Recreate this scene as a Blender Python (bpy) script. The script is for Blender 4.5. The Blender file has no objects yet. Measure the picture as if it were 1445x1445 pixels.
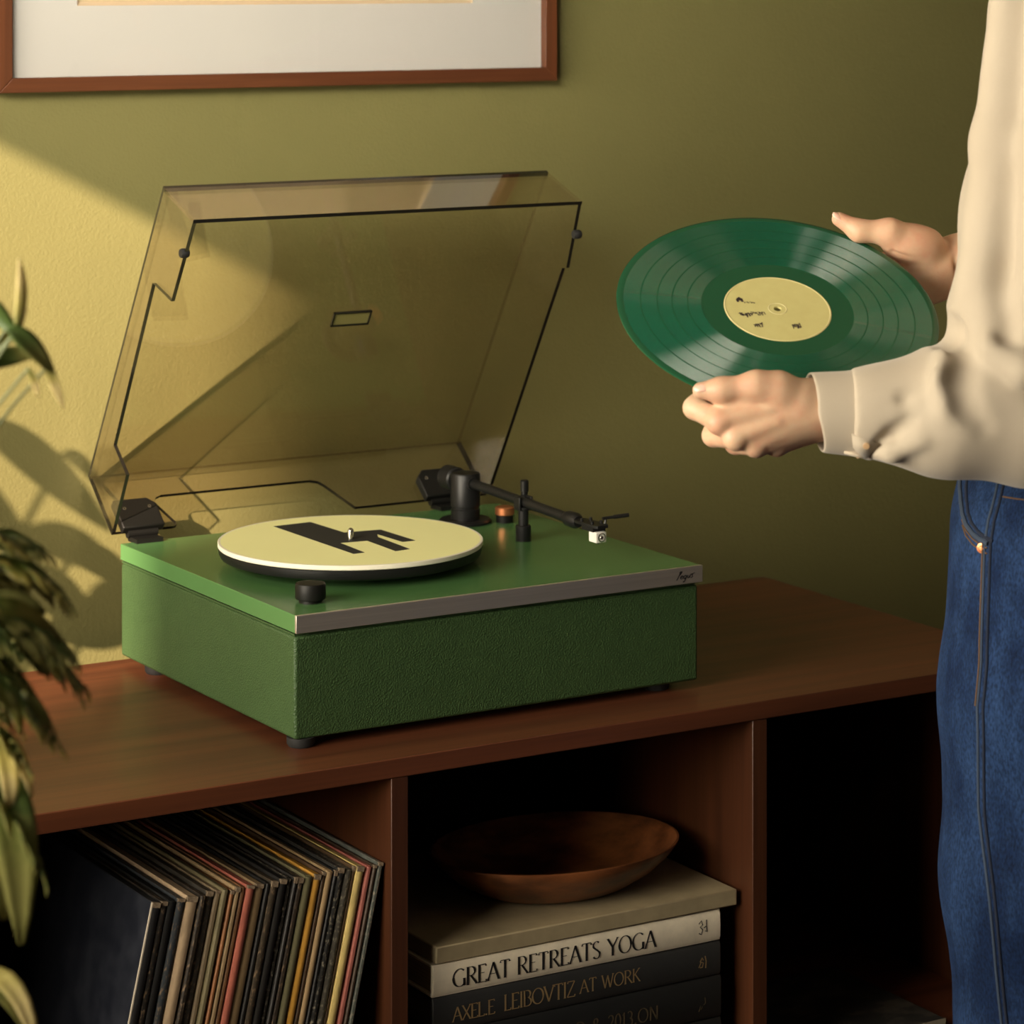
import bpy, bmesh, math, random
import numpy as np
from mathutils import Vector, Matrix
PI = math.pi
S = bpy.context.scene
COL = S.collection
rnd = random.Random(7)

# ------------------------------------------------------------------ camera
cam_d = bpy.data.cameras.new('camera'); cam = bpy.data.objects.new('camera', cam_d); COL.objects.link(cam)
cam.location = (-1.6638, -3.2545, 1.537)
cam.rotation_euler = (PI/2, 0, -math.radians(31))
cam_d.sensor_width = 36; cam_d.lens = 36*4200/1445
cam_d.shift_y = (-45-722.5)/1445
cam_d.clip_start = .05
cam_d.dof.use_dof = True; cam_d.dof.focus_distance = 3.1; cam_d.dof.aperture_fstop = 9.5
S.camera = cam
S.view_settings.view_transform = 'Standard'; S.view_settings.look = 'None'
S.view_settings.exposure = 0.0; S.view_settings.gamma = 1; S.view_settings.use_curve_mapping = False
# ------------------------------------------------------------------ world, sun, window daylight, added wall fill
w = bpy.data.worlds.new('world'); S.world = w; w.use_nodes = True
bgn = w.node_tree.nodes['Background']; bgn.inputs[0].default_value = (1, .86, .66, 1); bgn.inputs[1].default_value = .05
sd = bpy.data.lights.new('sun', 'SUN'); sun = bpy.data.objects.new('sun', sd); COL.objects.link(sun)
sd.energy = 14.5; sd.angle = math.radians(.6); sd.color = (1, .76, .58)
SUN = Vector((1, .7, -.512)).normalized()
sun.rotation_euler = (-SUN).to_track_quat('Z', 'Y').to_euler(); sun.location = (-4, -3, 3)
ad = bpy.data.lights.new('window_daylight', 'AREA'); al = bpy.data.objects.new('window_daylight', ad); COL.objects.link(al)
ad.shape = 'RECTANGLE'; ad.size = 1.6; ad.size_y = 1.35; ad.energy = 35.5; ad.spread = math.radians(92); ad.color = (1, .89, .71)
al.location = (-2.16, -1.0, 1.56); al.rotation_euler = Vector((-1, -.12, .1)).to_track_quat('Z', 'Y').to_euler()

bd = bpy.data.lights.new('added_wall_fill', 'AREA'); bl2 = bpy.data.objects.new('added_wall_fill', bd); COL.objects.link(bl2)  # added fill light for the upper wall and picture; no window stands here
bd.shape = 'RECTANGLE'; bd.size = 1.1; bd.size_y = .7; bd.energy = 7.3; bd.color = (1, .91, .75); bd.spread = math.radians(40)
bl2.location = (-1.75, -1.95, 2.15); bl2.rotation_euler = (Vector(bl2.location)-Vector((-.24, .07, 1.70))).to_track_quat('Z', 'Y').to_euler()

# ------------------------------------------------------------------ materials
def mat(name, col, rough=.5, metal=0, noise=None, bump=None, coat=0, spec=.5, sheen=0, sss=0, aniso=0):
    """noise=(scale xyz, colour2, lo, hi)   bump=(scale, strength, distance, kind)"""
    m = bpy.data.materials.new(name); m.use_nodes = True; nt = m.node_tree; N = nt.nodes; L = nt.links
    b = N['Principled BSDF']
    b.inputs['Base Color'].default_value = (*col, 1); b.inputs['Roughness'].default_value = rough
    b.inputs['Metallic'].default_value = metal; b.inputs['Specular IOR Level'].default_value = spec
    b.inputs['Coat Weight'].default_value = coat; b.inputs['Coat Roughness'].default_value = .15
    if sheen: b.inputs['Sheen Weight'].default_value = sheen
    if sss:
        b.inputs['Subsurface Weight'].default_value = sss
        b.inputs['Subsurface Radius'].default_value = (1, .35, .2); b.inputs['Subsurface Scale'].default_value = .006
    tc = N.new('ShaderNodeTexCoord')
    if noise:
        sc, c2, lo, hi = noise
        mp = N.new('ShaderNodeMapping'); mp.inputs['Scale'].default_value = sc
        tx = N.new('ShaderNodeTexNoise'); tx.inputs['Scale'].default_value = 1; tx.inputs['Detail'].default_value = 6; tx.inputs['Roughness'].default_value = .6
        rp = N.new('ShaderNodeValToRGB'); rp.color_ramp.elements[0].position = lo; rp.color_ramp.elements[1].position = hi
        rp.color_ramp.elements[0].color = (*col, 1); rp.color_ramp.elements[1].color = (*c2, 1)
        L.new(tc.outputs['Object'], mp.inputs[0]); L.new(mp.outputs[0], tx.inputs['Vector']); L.new(tx.outputs[0], rp.inputs[0]); L.new(rp.outputs[0], b.inputs['Base Color'])
    if bump:
        sc, st, di, kind = bump
        if kind == 'voronoi':
            t2 = N.new('ShaderNodeTexVoronoi'); t2.inputs['Scale'].default_value = sc; o = t2.outputs[0]
        else:
            t2 = N.new('ShaderNodeTexNoise'); t2.inputs['Scale'].default_value = sc; t2.inputs['Detail'].default_value = 4; o = t2.outputs[0]
        bp = N.new('ShaderNodeBump'); bp.inputs['Strength'].default_value = st; bp.inputs['Distance'].default_value = di
        L.new(tc.outputs['Object'], t2.inputs['Vector']); L.new(o, bp.inputs['Height']); L.new(bp.outputs[0], b.inputs['Normal'])
    return m

def wood(name, c1, c2, axis, rough=.38, scale=1.0):
    """grain runs along axis"""
    sc = [38*scale]*3; sc[axis] = 1.6*scale
    m = mat(name, c1, rough, noise=(sc, c2, .32, .72), coat=.12)
    nt = m.node_tree; N = nt.nodes; L = nt.links; b = N['Principled BSDF']
    tc = N.new('ShaderNodeTexCoord'); mp = N.new('ShaderNodeMapping'); s2 = [240*scale]*3; s2[axis] = 6*scale; mp.inputs['Scale'].default_value = s2
    tx = N.new('ShaderNodeTexNoise'); tx.inputs['Scale'].default_value = 1; tx.inputs['Detail'].default_value = 3
    bp = N.new('ShaderNodeBump'); bp.inputs['Strength'].default_value = .12; bp.inputs['Distance'].default_value = .0006
    L.new(tc.outputs['Object'], mp.inputs[0]); L.new(mp.outputs[0], tx.inputs['Vector']); L.new(tx.outputs[0], bp.inputs['Height']); L.new(bp.outputs[0], b.inputs['Normal'])
    src = b.inputs['Base Color'].links[0].from_socket
    mx = N.new('ShaderNodeMix'); mx.data_type = 'RGBA'; mx.blend_type = 'MULTIPLY'; mx.inputs['Factor'].default_value = .45
    L.new(src, mx.inputs['A']); L.new(tx.outputs[0], mx.inputs['B']); L.new(mx.outputs['Result'], b.inputs['Base Color'])
    return m

def thin_glass(name, tint, refl=1.0, rough=0.0, ior=1.49):
    m = bpy.data.materials.new(name); m.use_nodes = True; nt = m.node_tree; N = nt.nodes; L = nt.links
    N.remove(N['Principled BSDF']); out = N['Material Output']
    t = N.new('ShaderNodeBsdfTransparent'); t.inputs[0].default_value = (*tint, 1)
    g = N.new('ShaderNodeBsdfGlossy'); g.inputs['Roughness'].default_value = rough; g.inputs['Color'].default_value = (refl, refl, refl, 1)
    lwt = N.new('ShaderNodeLayerWeight'); lwt.inputs['Blend'].default_value = .5      # Schlick curve, the same from both faces of the sheet
    pw = N.new('ShaderNodeMath'); pw.operation = 'POWER'; pw.inputs[1].default_value = 4.0; L.new(lwt.outputs['Facing'], pw.inputs[0])
    r0 = ((ior-1)/(ior+1))**2
    ma = N.new('ShaderNodeMath'); ma.operation = 'MULTIPLY_ADD'; ma.inputs[1].default_value = 1-r0; ma.inputs[2].default_value = r0; L.new(pw.outputs[0], ma.inputs[0])
    mx = N.new('ShaderNodeMixShader'); L.new(ma.outputs[0], mx.inputs[0]); L.new(t.outputs[0], mx.inputs[1]); L.new(g.outputs[0], mx.inputs[2])
    L.new(mx.outputs[0], out.inputs[0]); return m

M = {}
M['wall'] = mat('wall_paint', (.180, .166, .060), .62, noise=((2.2, 2.2, 2.2), (.160, .149, .054), .3, .7), bump=(300, .34, .0020, 'noise'), spec=.3)
M['ceil'] = mat('ceiling_paint', (.6, .56, .48), .8)
M['floor'] = wood('floor_wood', (.12, .06, .03), (.07, .035, .018), 0, .5)
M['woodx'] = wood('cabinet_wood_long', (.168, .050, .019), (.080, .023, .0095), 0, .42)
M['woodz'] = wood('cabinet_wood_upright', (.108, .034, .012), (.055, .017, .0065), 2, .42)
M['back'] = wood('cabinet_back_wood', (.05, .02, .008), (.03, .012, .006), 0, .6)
M['framex'] = wood('frame_wood_long', (.150, .046, .015), (.085, .026, .009), 0, .42)
M['framez'] = wood('frame_wood_upright', (.150, .046, .015), (.085, .026, .009), 2, .42)
M['mat'] = mat('mat_board', (.49, .475, .445), .9, bump=(600, .1, .0006, 'noise'))
M['art'] = mat('art_paper', (.55, .42, .26), .9, noise=((5, 5, 9), (.50, .375, .225), .3, .7))
M['bevelcut'] = mat('mat_bevel', (.55, .42, .28), .8)
M['glass'] = thin_glass('picture_glass', (1, 1, 1), .7)
M['leather'] = mat('green_leatherette', (.040, .082, .026), .52, noise=((60, 60, 60), (.033, .070, .022), .3, .7), bump=(520, .55, .0012, 'voronoi'), spec=.4)
M['plate'] = mat('green_lacquer', (.075, .185, .060), .26, spec=.5, bump=(900, .02, .0003, 'noise'))
M['alu'] = mat('brushed_aluminium', (.72, .66, .58), .52, metal=1, noise=((4, 300, 300), (.62, .57, .50), .3, .7))
M['black'] = mat('black_plastic', (.007, .007, .006), .48, spec=.25)
M['blackm'] = mat('black_metal', (.010, .010, .010), .38, spec=.32)
M['rubber'] = mat('black_rubber', (.008, .008, .008), .7)
M['copper'] = mat('copper_cap', (.80, .30, .13), .32, metal=.85)
M['steel'] = mat('steel', (.62, .60, .56), .22, metal=1)
M['slip'] = mat('slipmat_yellow', (.94, .935, .46), .85, noise=((9, 9, 9), (.92, .91, .44), .3, .7), bump=(900, .1, .0005, 'noise'))
M['slipedge'] = mat('slipmat_edge', (.82, .78, .64), .8)
M['logo'] = mat('slipmat_print', (.016, .016, .014), .75)
M['cart'] = mat('cartridge_white', (.75, .73, .68), .45)
M['ink'] = mat('dark_ink', (.012, .011, .010), .6)
M['acrylic'] = thin_glass('smoked_acrylic', (.915, .885, .85), 1.0, 0.0, 1.52)
M['acredge'] = mat('smoked_acrylic_edge', (.012, .011, .008), .12, spec=.6)
M['badge'] = mat('brass_badge', (.17, .155, .05), .6)

# ------------------------------------------------------------------ mesh helpers
class MB:
    def __init__(s): s.v = []; s.f = []
    def add(s, vs, fs):
        o = len(s.v); s.v += [tuple(v) for v in vs]; s.f += [tuple(i+o for i in f) for f in fs]; return s
    def box(s, x0, x1, y0, y1, z0, z1):
        return s.add([(x, y, z) for z in (z0, z1) for y in (y0, y1) for x in (x0, x1)],
                     [(0, 2, 3, 1), (4, 5, 7, 6), (0, 1, 5, 4), (2, 6, 7, 3), (0, 4, 6, 2), (1, 3, 7, 5)])
    def prism(s, poly, axis, a, b):
        """poly: 2-D points in the two other axes (cyclic order); extruded a..b along axis"""
        def p(q, t):
            if axis == 0: return (t, q[0], q[1])
            if axis == 1: return (q[0], t, q[1])
            return (q[0], q[1], t)
        n = len(poly)
        return s.add([p(q, a) for q in poly]+[p(q, b) for q in poly],
                     [tuple(range(n))[::-1], tuple(range(n, 2*n))]+[(i, (i+1) % n, n+(i+1) % n, n+i) for i in range(n)])
    def lathe(s, prof, c=(0, 0, 0), n=48, ax=None, sx=1, sy=1):
        """prof: (r,z) list; ends with r=0 are closed by the profile itself"""
        vs = []; fs = []; k = len(prof)
        for i in range(n):
            a = 2*PI*i/n
            for (rr, z) in prof: vs.append((rr*math.cos(a)*sx, rr*math.sin(a)*sy, z))
        for i in range(n):
            j = (i+1) % n
            for q in range(k-1): fs.append((i*k+q, j*k+q, j*k+q+1, i*k+q+1))
        R = Matrix.Identity(3)
        if ax is not None: R = Vector(ax).to_track_quat('Z', 'Y').to_matrix()
        return s.add([Vector(c)+R @ Vector(v) for v in vs], fs)
    def cyl(s, c, r, h, n=32, ax=None, r2=None, bev=.0):
        r2 = r if r2 is None else r2
        pr = [(0, 0), (r-bev, 0), (r, bev), (r2, h-bev), (r2-bev, h), (0, h)] if bev else [(0, 0), (r, 0), (r2, h), (0, h)]
        return s.lathe(pr, c, n, ax)
    def tube(s, pts, rad, n=8, caps=True):
        pts = [Vector(p) for p in pts]; m = len(pts)
        rads = rad if isinstance(rad, (list, tuple)) else [rad]*m
        vs = []; fs = []; up = Vector((0, 0, 1)); prev = None
        for i, p in enumerate(pts):
            t = (pts[min(i+1, m-1)]-pts[max(i-1, 0)]).normalized()
            if prev is None:
                a = t.cross(up) if abs(t.z) < .95 else t.cross(Vector((1, 0, 0)))
            else: a = prev-t*prev.dot(t)
            a.normalize(); b = t.cross(a); prev = a
            for q in range(n):
                an = 2*PI*q/n; vs.append(p+(a*math.cos(an)+b*math.sin(an))*rads[i])
        for i in range(m-1):
            for q in range(n): fs.append((i*n+q, i*n+(q+1) % n, (i+1)*n+(q+1) % n, (i+1)*n+q))
        if caps: fs += [tuple(range(n))[::-1], tuple(range((m-1)*n, m*n))]
        return s.add(vs, fs)
    def mesh(s, name):
        me = bpy.data.meshes.new(name); me.from_pydata(s.v, [], s.f); me.update()
        bm = bmesh.new(); bm.from_mesh(me); bmesh.ops.remove_doubles(bm, verts=bm.verts, dist=1e-6)
        bmesh.ops.recalc_face_normals(bm, faces=bm.faces); bm.to_mesh(me); bm.free(); return me

def smooth(me, ang=35):
    for p in me.polygons: p.use_smooth = True
    try: me.set_sharp_from_angle(angle=math.radians(ang))
    except Exception: pass
def obj(name, mb, m, parent=None, bevel=0, sm=True, seg=2):
    me = mb.mesh(name) if isinstance(mb, MB) else mb
    if sm: smooth(me)
    if m is not None:
        me.materials.clear(); me.materials.append(M[m] if isinstance(m, str) else m)
    o = bpy.data.objects.new(name, me); COL.objects.link(o)
    if parent: o.parent = parent
    if bevel:
        b = o.modifiers.new('bevel', 'BEVEL'); b.width = bevel; b.segments = seg; b.limit_method = 'ANGLE'; b.angle_limit = math.radians(40)
    return o
def empty(name, loc=(0, 0, 0), rz=0):
    o = bpy.data.objects.new(name, None); COL.objects.link(o); o.location = loc; o.rotation_euler = (0, 0, rz); o.empty_display_size = .05; return o
def tag(o, label, cat, group=None):
    o['label'] = label; o['category'] = cat
    if group: o['group'] = group
    return o
def struct(o, label=None):
    o['kind'] = 'structure'
    if label: o['label'] = label
    return o

# ------------------------------------------------------------------ room shell
WY = .075
XW = -2.1
struct(obj('wall_back', MB().box(XW-.1, 3.2, WY, WY+.12, 0, 2.7), 'wall', sm=False), 'olive green painted wall with fine roller texture')
struct(obj('floor', MB().box(XW-.1, 3.2, -4.6, WY, -.08, 0), 'floor', sm=False), 'dark wooden floor')
struct(obj('ceiling', MB().box(XW-.1, 3.2, -4.6, WY+.12, 2.7, 2.78), 'ceil', sm=False), 'plain pale ceiling')
wy0, wy1, wz0, wz1 = -1.85, -.30, .60, 2.264
lw = MB().box(XW-.1, XW, -4.6, wy0, 0, 2.7).box(XW-.1, XW, wy1, WY, 0, 2.7).box(XW-.1, XW, wy0, wy1, 0, wz0).box(XW-.1, XW, wy0, wy1, wz1, 2.7)
struct(obj('wall_left', lw, 'wall', sm=False), 'olive green side wall with a window opening')
wf = struct(obj('window_1', MB().box(XW-.08, XW+.02, wy0-.03, wy0, wz0, wz1).box(XW-.08, XW+.02, wy1, wy1+.03, wz0, wz1).box(XW-.08, XW+.04, wy0-.03, wy1+.03, wz0-.04, wz0), 'framez', sm=False), 'wooden window frame')

struct(obj('sun_blocker', MB().box(-7.95, -7.9, -10.5, -5.47, 0, 9), 'ceil', sm=False), 'unseen slab added outside the window to block part of the sun')  # unseen blocker added far outside so the sun patch fades out softly

# ------------------------------------------------------------------ picture frame
FX0, FX1, FZ0, FZ1, FY = -.382, .389, 1.390, 1.99, .05
pf = empty('framed_picture', ((FX0+FX1)/2, WY, FZ0))
tag(pf, 'framed picture with wide white mat in a thin reddish wooden frame on the wall', 'picture')
def at(o, mb):  # move mesh data into the local space of a (non-rotated) parent
    l = o.location; mb.v = [(x-l.x, y-l.y, z-l.z) for x, y, z in mb.v]; return mb
FW = .0175; yb, yf = WY-.001, FY-.003
def rail(poly, axis):  # mitred rail
    return MB().prism(poly, 1, yf, yb)
obj('frame_rail', at(pf, rail([(FX0, FZ0), (FX1, FZ0), (FX1-FW, FZ0+FW), (FX0+FW, FZ0+FW)], 0)), 'framex', pf, .001, False)
obj('frame_rail', at(pf, rail([(FX0, FZ1), (FX0+FW, FZ1-FW), (FX1-FW, FZ1-FW), (FX1, FZ1)], 0)), 'framex', pf, .001, False)
obj('frame_stile', at(pf, rail([(FX0, FZ0), (FX0+FW, FZ0+FW), (FX0+FW, FZ1-FW), (FX0, FZ1)], 0)), 'framez', pf, .001, False)
obj('frame_stile', at(pf, rail([(FX1, FZ0), (FX1, FZ1), (FX1-FW, FZ1-FW), (FX1-FW, FZ0+FW)], 0)), 'framez', pf, .001, False)
ax0, ax1, az0, az1 = -.2786, .268, 1.492, 1.89
my = FY+.009
mm = MB()
for (a, b, c_, d_) in ((FX0+FW, FX1-FW, FZ0+FW, az0), (FX0+FW, FX1-FW, az1, FZ1-FW), (FX0+FW, ax0, az0, az1), (ax1, FX1-FW, az0, az1)): mm.box(a, b, my, my+.003, c_, d_)
mo = obj('mat_board', at(pf, mm), 'mat', pf, 0, False); mo['label'] = 'white mat board'
bv = MB()
i0, i1, j0, j1 = ax0+.004, ax1-.004, az0+.004, az1-.004
bv.add([(ax0, my, az0), (ax1, my, az0), (ax1, my, az1), (ax0, my, az1), (i0, my+.004, j0), (i1, my+.004, j0), (i1, my+.004, j1), (i0, my+.004, j1)],
       [(0, 1, 5, 4), (1, 2, 6, 5), (2, 3, 7, 6), (3, 0, 4, 7)])
obj('mat_bevel', at(pf, bv), 'bevelcut', pf, 0, False)
ao = obj('art_print', at(pf, MB().box(i0-.004, i1+.004, my+.004, my+.006, j0-.004, j1+.004)), 'art', pf, 0, False); ao['label'] = 'plain cream art paper'
obj('glass_pane', at(pf, MB().add([(FX0+FW, my-.004, FZ0+FW), (FX1-FW, my-.004, FZ0+FW), (FX1-FW, my-.004, FZ1-FW), (FX0+FW, my-.004, FZ1-FW)], [(0, 1, 2, 3)])), 'glass', pf, 0, False)

# ------------------------------------------------------------------ cabinet
CX0, CX1, CYF, CZ, CF = -.80, .685, -.555, .72, .302
cb = tag(empty('sideboard', ((CX0+CX1)/2, -.28, 0)), 'dark reddish-brown wooden sideboard with open compartments along the olive wall', 'sideboard')
TT = .0205
obj('top_board', at(cb, MB().box(CX0, CX1, CYF, -.002, CZ-TT, CZ)), 'woodx', cb, .0012)
D1, D2 = (-.1865, -.1665), (.2714, .2911)
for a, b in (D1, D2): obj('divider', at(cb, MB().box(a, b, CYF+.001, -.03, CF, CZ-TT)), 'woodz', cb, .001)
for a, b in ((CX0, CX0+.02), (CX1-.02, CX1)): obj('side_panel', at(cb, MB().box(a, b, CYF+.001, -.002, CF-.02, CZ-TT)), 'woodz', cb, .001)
obj('bottom_board', at(cb, MB().box(CX0+.02, CX1-.02, CYF+.001, -.002, CF-.02, CF)), 'woodx', cb, .001)
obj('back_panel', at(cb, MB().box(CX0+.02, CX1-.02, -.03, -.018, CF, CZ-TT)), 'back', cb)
for x in (CX0+.08, CX1-.08):
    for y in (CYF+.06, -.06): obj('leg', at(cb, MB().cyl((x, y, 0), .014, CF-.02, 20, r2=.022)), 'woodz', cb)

# ------------------------------------------------------------------ turntable
TX0, TX1, TY0, TY1 = -.2575, .2562, -.4735, -.021
BZ, PZ0, PZ = .730, .842, .861
tt = tag(empty('turntable', (0, -.247, CZ)), 'green leatherette record player with open smoked lid on the sideboard', 'turntable')
T = lambda mb: at(tt, mb)
obj('plinth', T(MB().box(TX0+.001, TX1-.002, TY0+.002, TY1, BZ, PZ0-.004)), 'leather', tt, .003, seg=3)
obj('shadow_gap', T(MB().box(TX0+.004, TX1-.006, TY0+.006, TY1-.003, PZ0-.005, PZ0+.001)), 'black', tt)
obj('plinth_lip', T(MB().box(TX0+.0015, TX1-.004, TY0+.004, TY1-.001, PZ0-.0035, PZ0-.0015)), 'leather', tt)
obj('top_plate', T(MB().box(TX0, TX1, TY0, TY1, PZ0, PZ)), 'plate', tt, .0008)
tr = obj('front_trim', T(MB().box(TX0-.0002, TX1+.0004, TY0-.004, TY0-.0002, PZ0+.0002, PZ+.0002)), 'alu', tt, .0005); tr['label'] = 'brushed metal front strip'
for x, y in ((-.243, -.459), (.215, -.445), (-.2385, -.085), (.215, -.085)):
    obj('foot', T(MB().lathe([(0, CZ), (.013, CZ), (.015, CZ+.003), (.015, CZ+.010), (0, CZ+.010)], (x, y, 0), 28)), 'rubber', tt)
def ribbon(polys, width, z0, place, name, m, parent, thin=None):
    """flat print: polylines expanded to strips of a pen width; place maps (x,y) to 3-D"""
    mb = MB()
    for pl in polys:
        pl = [Vector((p[0], p[1])) for p in pl]; k = len(pl); L_ = []; R_ = []
        for i, p in enumerate(pl):
            t = pl[min(i+1, k-1)]-pl[max(i-1, 0)]
            if t.length < 1e-9: t = Vector((1, 0))
            t.normalize(); n_ = Vector((-t.y, t.x))
            wd = width if thin is None else thin+(width-thin)*abs(t.y)**1.3*(1 if (t.x*t.y <= .02) else .55)
            L_.append(p+n_*wd/2); R_.append(p-n_*wd/2)
        vs = [place(q.x, q.y, z0) for q in L_]+[place(q.x, q.y, z0) for q in R_]
        mb.add(vs, [(i, i+1, k+i+1, k+i) for i in range(k-1)])
    me = bpy.data.meshes.new(name); me.from_pydata(mb.v, [], mb.f); me.update()
    return obj(name, me, m, parent, 0, False)
def arc(cx, cy, rx, ry, a0, a1, n=12): return [(cx+rx*math.cos(math.radians(a0+(a1-a0)*i/n)), cy+ry*math.sin(math.radians(a0+(a1-a0)*i/n))) for i in range(n+1)]
# script wordmark on the trim, near its right end
wm = [[(1.9, 9.2), (1.2, 7), (.3, 2.5), (-.4, .2), (.1, 1.2)], [(.6, 7.6), (1.6, 9.4), (2.6, 9.0), (2.3, 7.4), (1.1, 5.3)],
      arc(3.4, 2.9, 1.0, 1.7, 20, 330, 10), [(2.5, 2.9), (4.3, 3.2)], arc(6.0, 2.9, 1.0, 1.7, 30, 340, 10), [(7.2, 4.6), (6.9, 1.5), (6.3, -2.2), (5.4, -2.6), (5.6, -1.2)],
      [(8.3, 4.5), (8.1, 2.0), (8.9, 1.4), (9.9, 3.4), (10.1, 4.6), (9.9, 1.6)], [(12.4, 5.2), (11.4, 4.6), (12.3, 2.8), (11.6, 1.4), (10.8, 1.7)], [(10.0, 4.9), (13.6, 6.2)]]
ribbon([[(p[0]+.18*p[1], p[1]) for p in s_] for s_ in wm], .85, 0, lambda x, y, z: (.2215+x*.00165, TY0-.00425+.247, PZ0+.0052+y*.00105-CZ), 'wordmark', 'ink', tt)
# platter + slipmat
PC = (-.0793, -.2614)
obj('platter', T(MB().lathe([(0, .866), (.118, .866), (.135, .868), (.1475, .872), (.1495, .876), (.1495, .8815), (.148, .8825), (0, .8825)], (*PC, 0), 96)), 'blackm', tt)
obj('platter_hub', T(MB().cyl((*PC, PZ), .06, .006, 40)), 'blackm', tt)
sl = obj('slipmat', T(MB().lathe([(0, .8826), (.1497, .8826), (.1506, .8836), (.1505, .8876), (.1499, .8881), (.1475, .88812), (.1460, .88812), (0, .88812)], (*PC, 0), 120)), 'slip', tt); sl['label'] = 'yellow slipmat with black angular print'
sl.data.materials.append(M['slipedge'])
for p in sl.data.polygons:
    c_ = p.center; rr = math.hypot(c_.x+tt.location.x-PC[0], c_.y+tt.location.y-PC[1])
    if rr > .1474: p.material_index = 1
LG = [(386, 743)]
lg = [(-.0404, .1147), (.0084, .1163), (.0120, .0385), (.0565, .0325), (.059, -.045), (.0425, -.0445), (.0400, .0105), (.0325, -.0055), (.0296, -.0849), (.0102, -.0873), (.0118, -.0180), (-.0207, -.0140), (-.0230, -.0763), (-.0372, -.0770)]
obj('slipmat_logo', T(MB().prism([(PC[0]+x, PC[1]+y) for x, y in lg], 2, .88814, .88840)), 'logo', sl, 0, False)
bpy.context.view_layer.update()
bpy.data.objects['slipmat_logo'].matrix_parent_inverse = Matrix.Identity(4)
sp = obj('spindle', T(MB().lathe([(0, .885), (.0036, .885), (.0036, .8975), (.0030, .8995), (.0014, .9008), (0, .901)], (*PC, 0), 20)), 'steel', tt)
# speed knob, copper-capped knob
kx, ky = -.2135, -.4235
obj('speed_knob', T(MB().lathe([(0, PZ), (.0125, PZ), (.0125, PZ+.003), (.0160, PZ+.004), (.0165, PZ+.006), (.0165, PZ+.0185), (.0155, PZ+.0205), (0, PZ+.0208)], (kx, ky, 0), 40)), 'black', tt)
ck = obj('cue_knob', T(MB().cyl((.199, -.137, PZ), .0105, .009, 28)), 'black', tt)
obj('knob_cap', T(MB().cyl((.199, -.137, PZ+.009), .0118, .010, 32, bev=.0012)), 'copper', ck)
# tonearm
ax_, ay_ = .1575, -.113
obj('arm_base', T(MB().lathe([(0, PZ), (.032, PZ), (.032, PZ+.003), (.030, PZ+.005), (.0178, PZ+.005), (.0178, PZ+.0165), (.0165, PZ+.0175), (.0165, PZ+.0195), (.0180, PZ+.0205), (.0182, PZ+.0585), (.0170, PZ+.0605), (.0150, PZ+.0608), (0, PZ+.0600)], (ax_, ay_, 0), 48)), 'blackm', tt)
ta = obj('tonearm', T(MB().tube([(ax_, ay_, .9105), (ax_, -.16, .9098), (ax_, -.25, .907), (ax_, -.355, .9035)], .0058, 16)), 'blackm', tt)
obj('arm_collar', T(MB().cyl((ax_, ay_-.0165, .9107), .0078, .004, 20, ax=(0, -1, -.02))), 'blackm', ta)
obj('counterweight', T(MB().cyl((ax_, ay_+.020, .9105), .0145, .026, 28, ax=(0, 1, 0), bev=.002)), 'blackm', ta)
hs = obj('headshell', T(MB().tube([(ax_, -.343, .9040), (ax_, -.351, .9035), (ax_, -.366, .9030), (ax_, -.372, .9028)], [.0060, .0090, .0092, .0066], 20).prism([(ax_-.007, -.372), (ax_+.007, -.372), (ax_+.0095, -.382), (ax_+.0095, -.418), (ax_+.007, -.423), (ax_-.007, -.423), (ax_-.0095, -.418), (ax_-.0095, -.382)], 2, .9035, .9065)
       .box(ax_-.0085, ax_+.0085, -.415, -.391, .8985, .9036).cyl((ax_-.006, -.388, .9065), .0018, .0035, 10).cyl((ax_+.006, -.388, .9065), .0018, .0035, 10)
       .cyl((ax_-.006, -.410, .9065), .0018, .0035, 10).cyl((ax_+.006, -.410, .9065), .0018, .0035, 10)), 'blackm', ta)
obj('finger_lift', T(MB().tube([(ax_+.009, -.413, .905), (ax_+.0105, -.413, .9125)], .0016, 10).tube([(ax_+.006, -.413, .9125), (ax_+.020, -.4135, .9130), (ax_+.021, -.4135, .9130), (ax_+.040, -.414, .9135)], [.0018, .0018, .0024, .0024], 12)), 'blackm', ta)
ca = obj('cartridge', T(MB().box(ax_-.0072, ax_+.0072, -.4195, -.404, .8865, .8988)), 'cart', ta, .0012); ca['label'] = 'white phono cartridge'
obj('cartridge_ring', T(MB().lathe([(.0040, 0), (.0052, .0004), (.0042, .0008)], (ax_+.0005, -.4196, .8925), 24, ax=(0, -1, 0)).lathe([(0, 0), (.0022, 0), (.0018, .0006), (0, .0006)], (ax_+.0005, -.4196, .8925), 16, ax=(0, -1, 0))), 'steel', ta)
obj('stylus', T(MB().tube([(ax_, -.412, .8866), (ax_, -.414, .8838)], [.0012, .0005], 8)), 'blackm', ta)
rs = obj('arm_rest', T(MB().lathe([(0, PZ), (.0092, PZ), (.0092, PZ+.0175), (.0084, PZ+.0185), (.0060, PZ+.0185), (.0060, PZ+.036), (.0085, PZ+.037), (.0085, PZ+.040), (0, PZ+.040)], (ax_, -.2493, 0), 28)), 'blackm', tt)
obj('rest_clip', T(MB().box(ax_-.0095, ax_-.0065, -.256, -.243, .8985, .9135).box(ax_+.0065, ax_+.0095, -.256, -.243, .8985, .9135).box(ax_-.0095, ax_+.0095, -.256, -.243, .8975, .9005)), 'blackm', rs, .0008)
obj('lift_lever', T(MB().cyl((ax_+.012, -.232, PZ), .0042, .062, 18).cyl((ax_+.012, -.232, PZ+.054), .0050, .014, 18, bev=.001)), 'blackm', rs)

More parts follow.
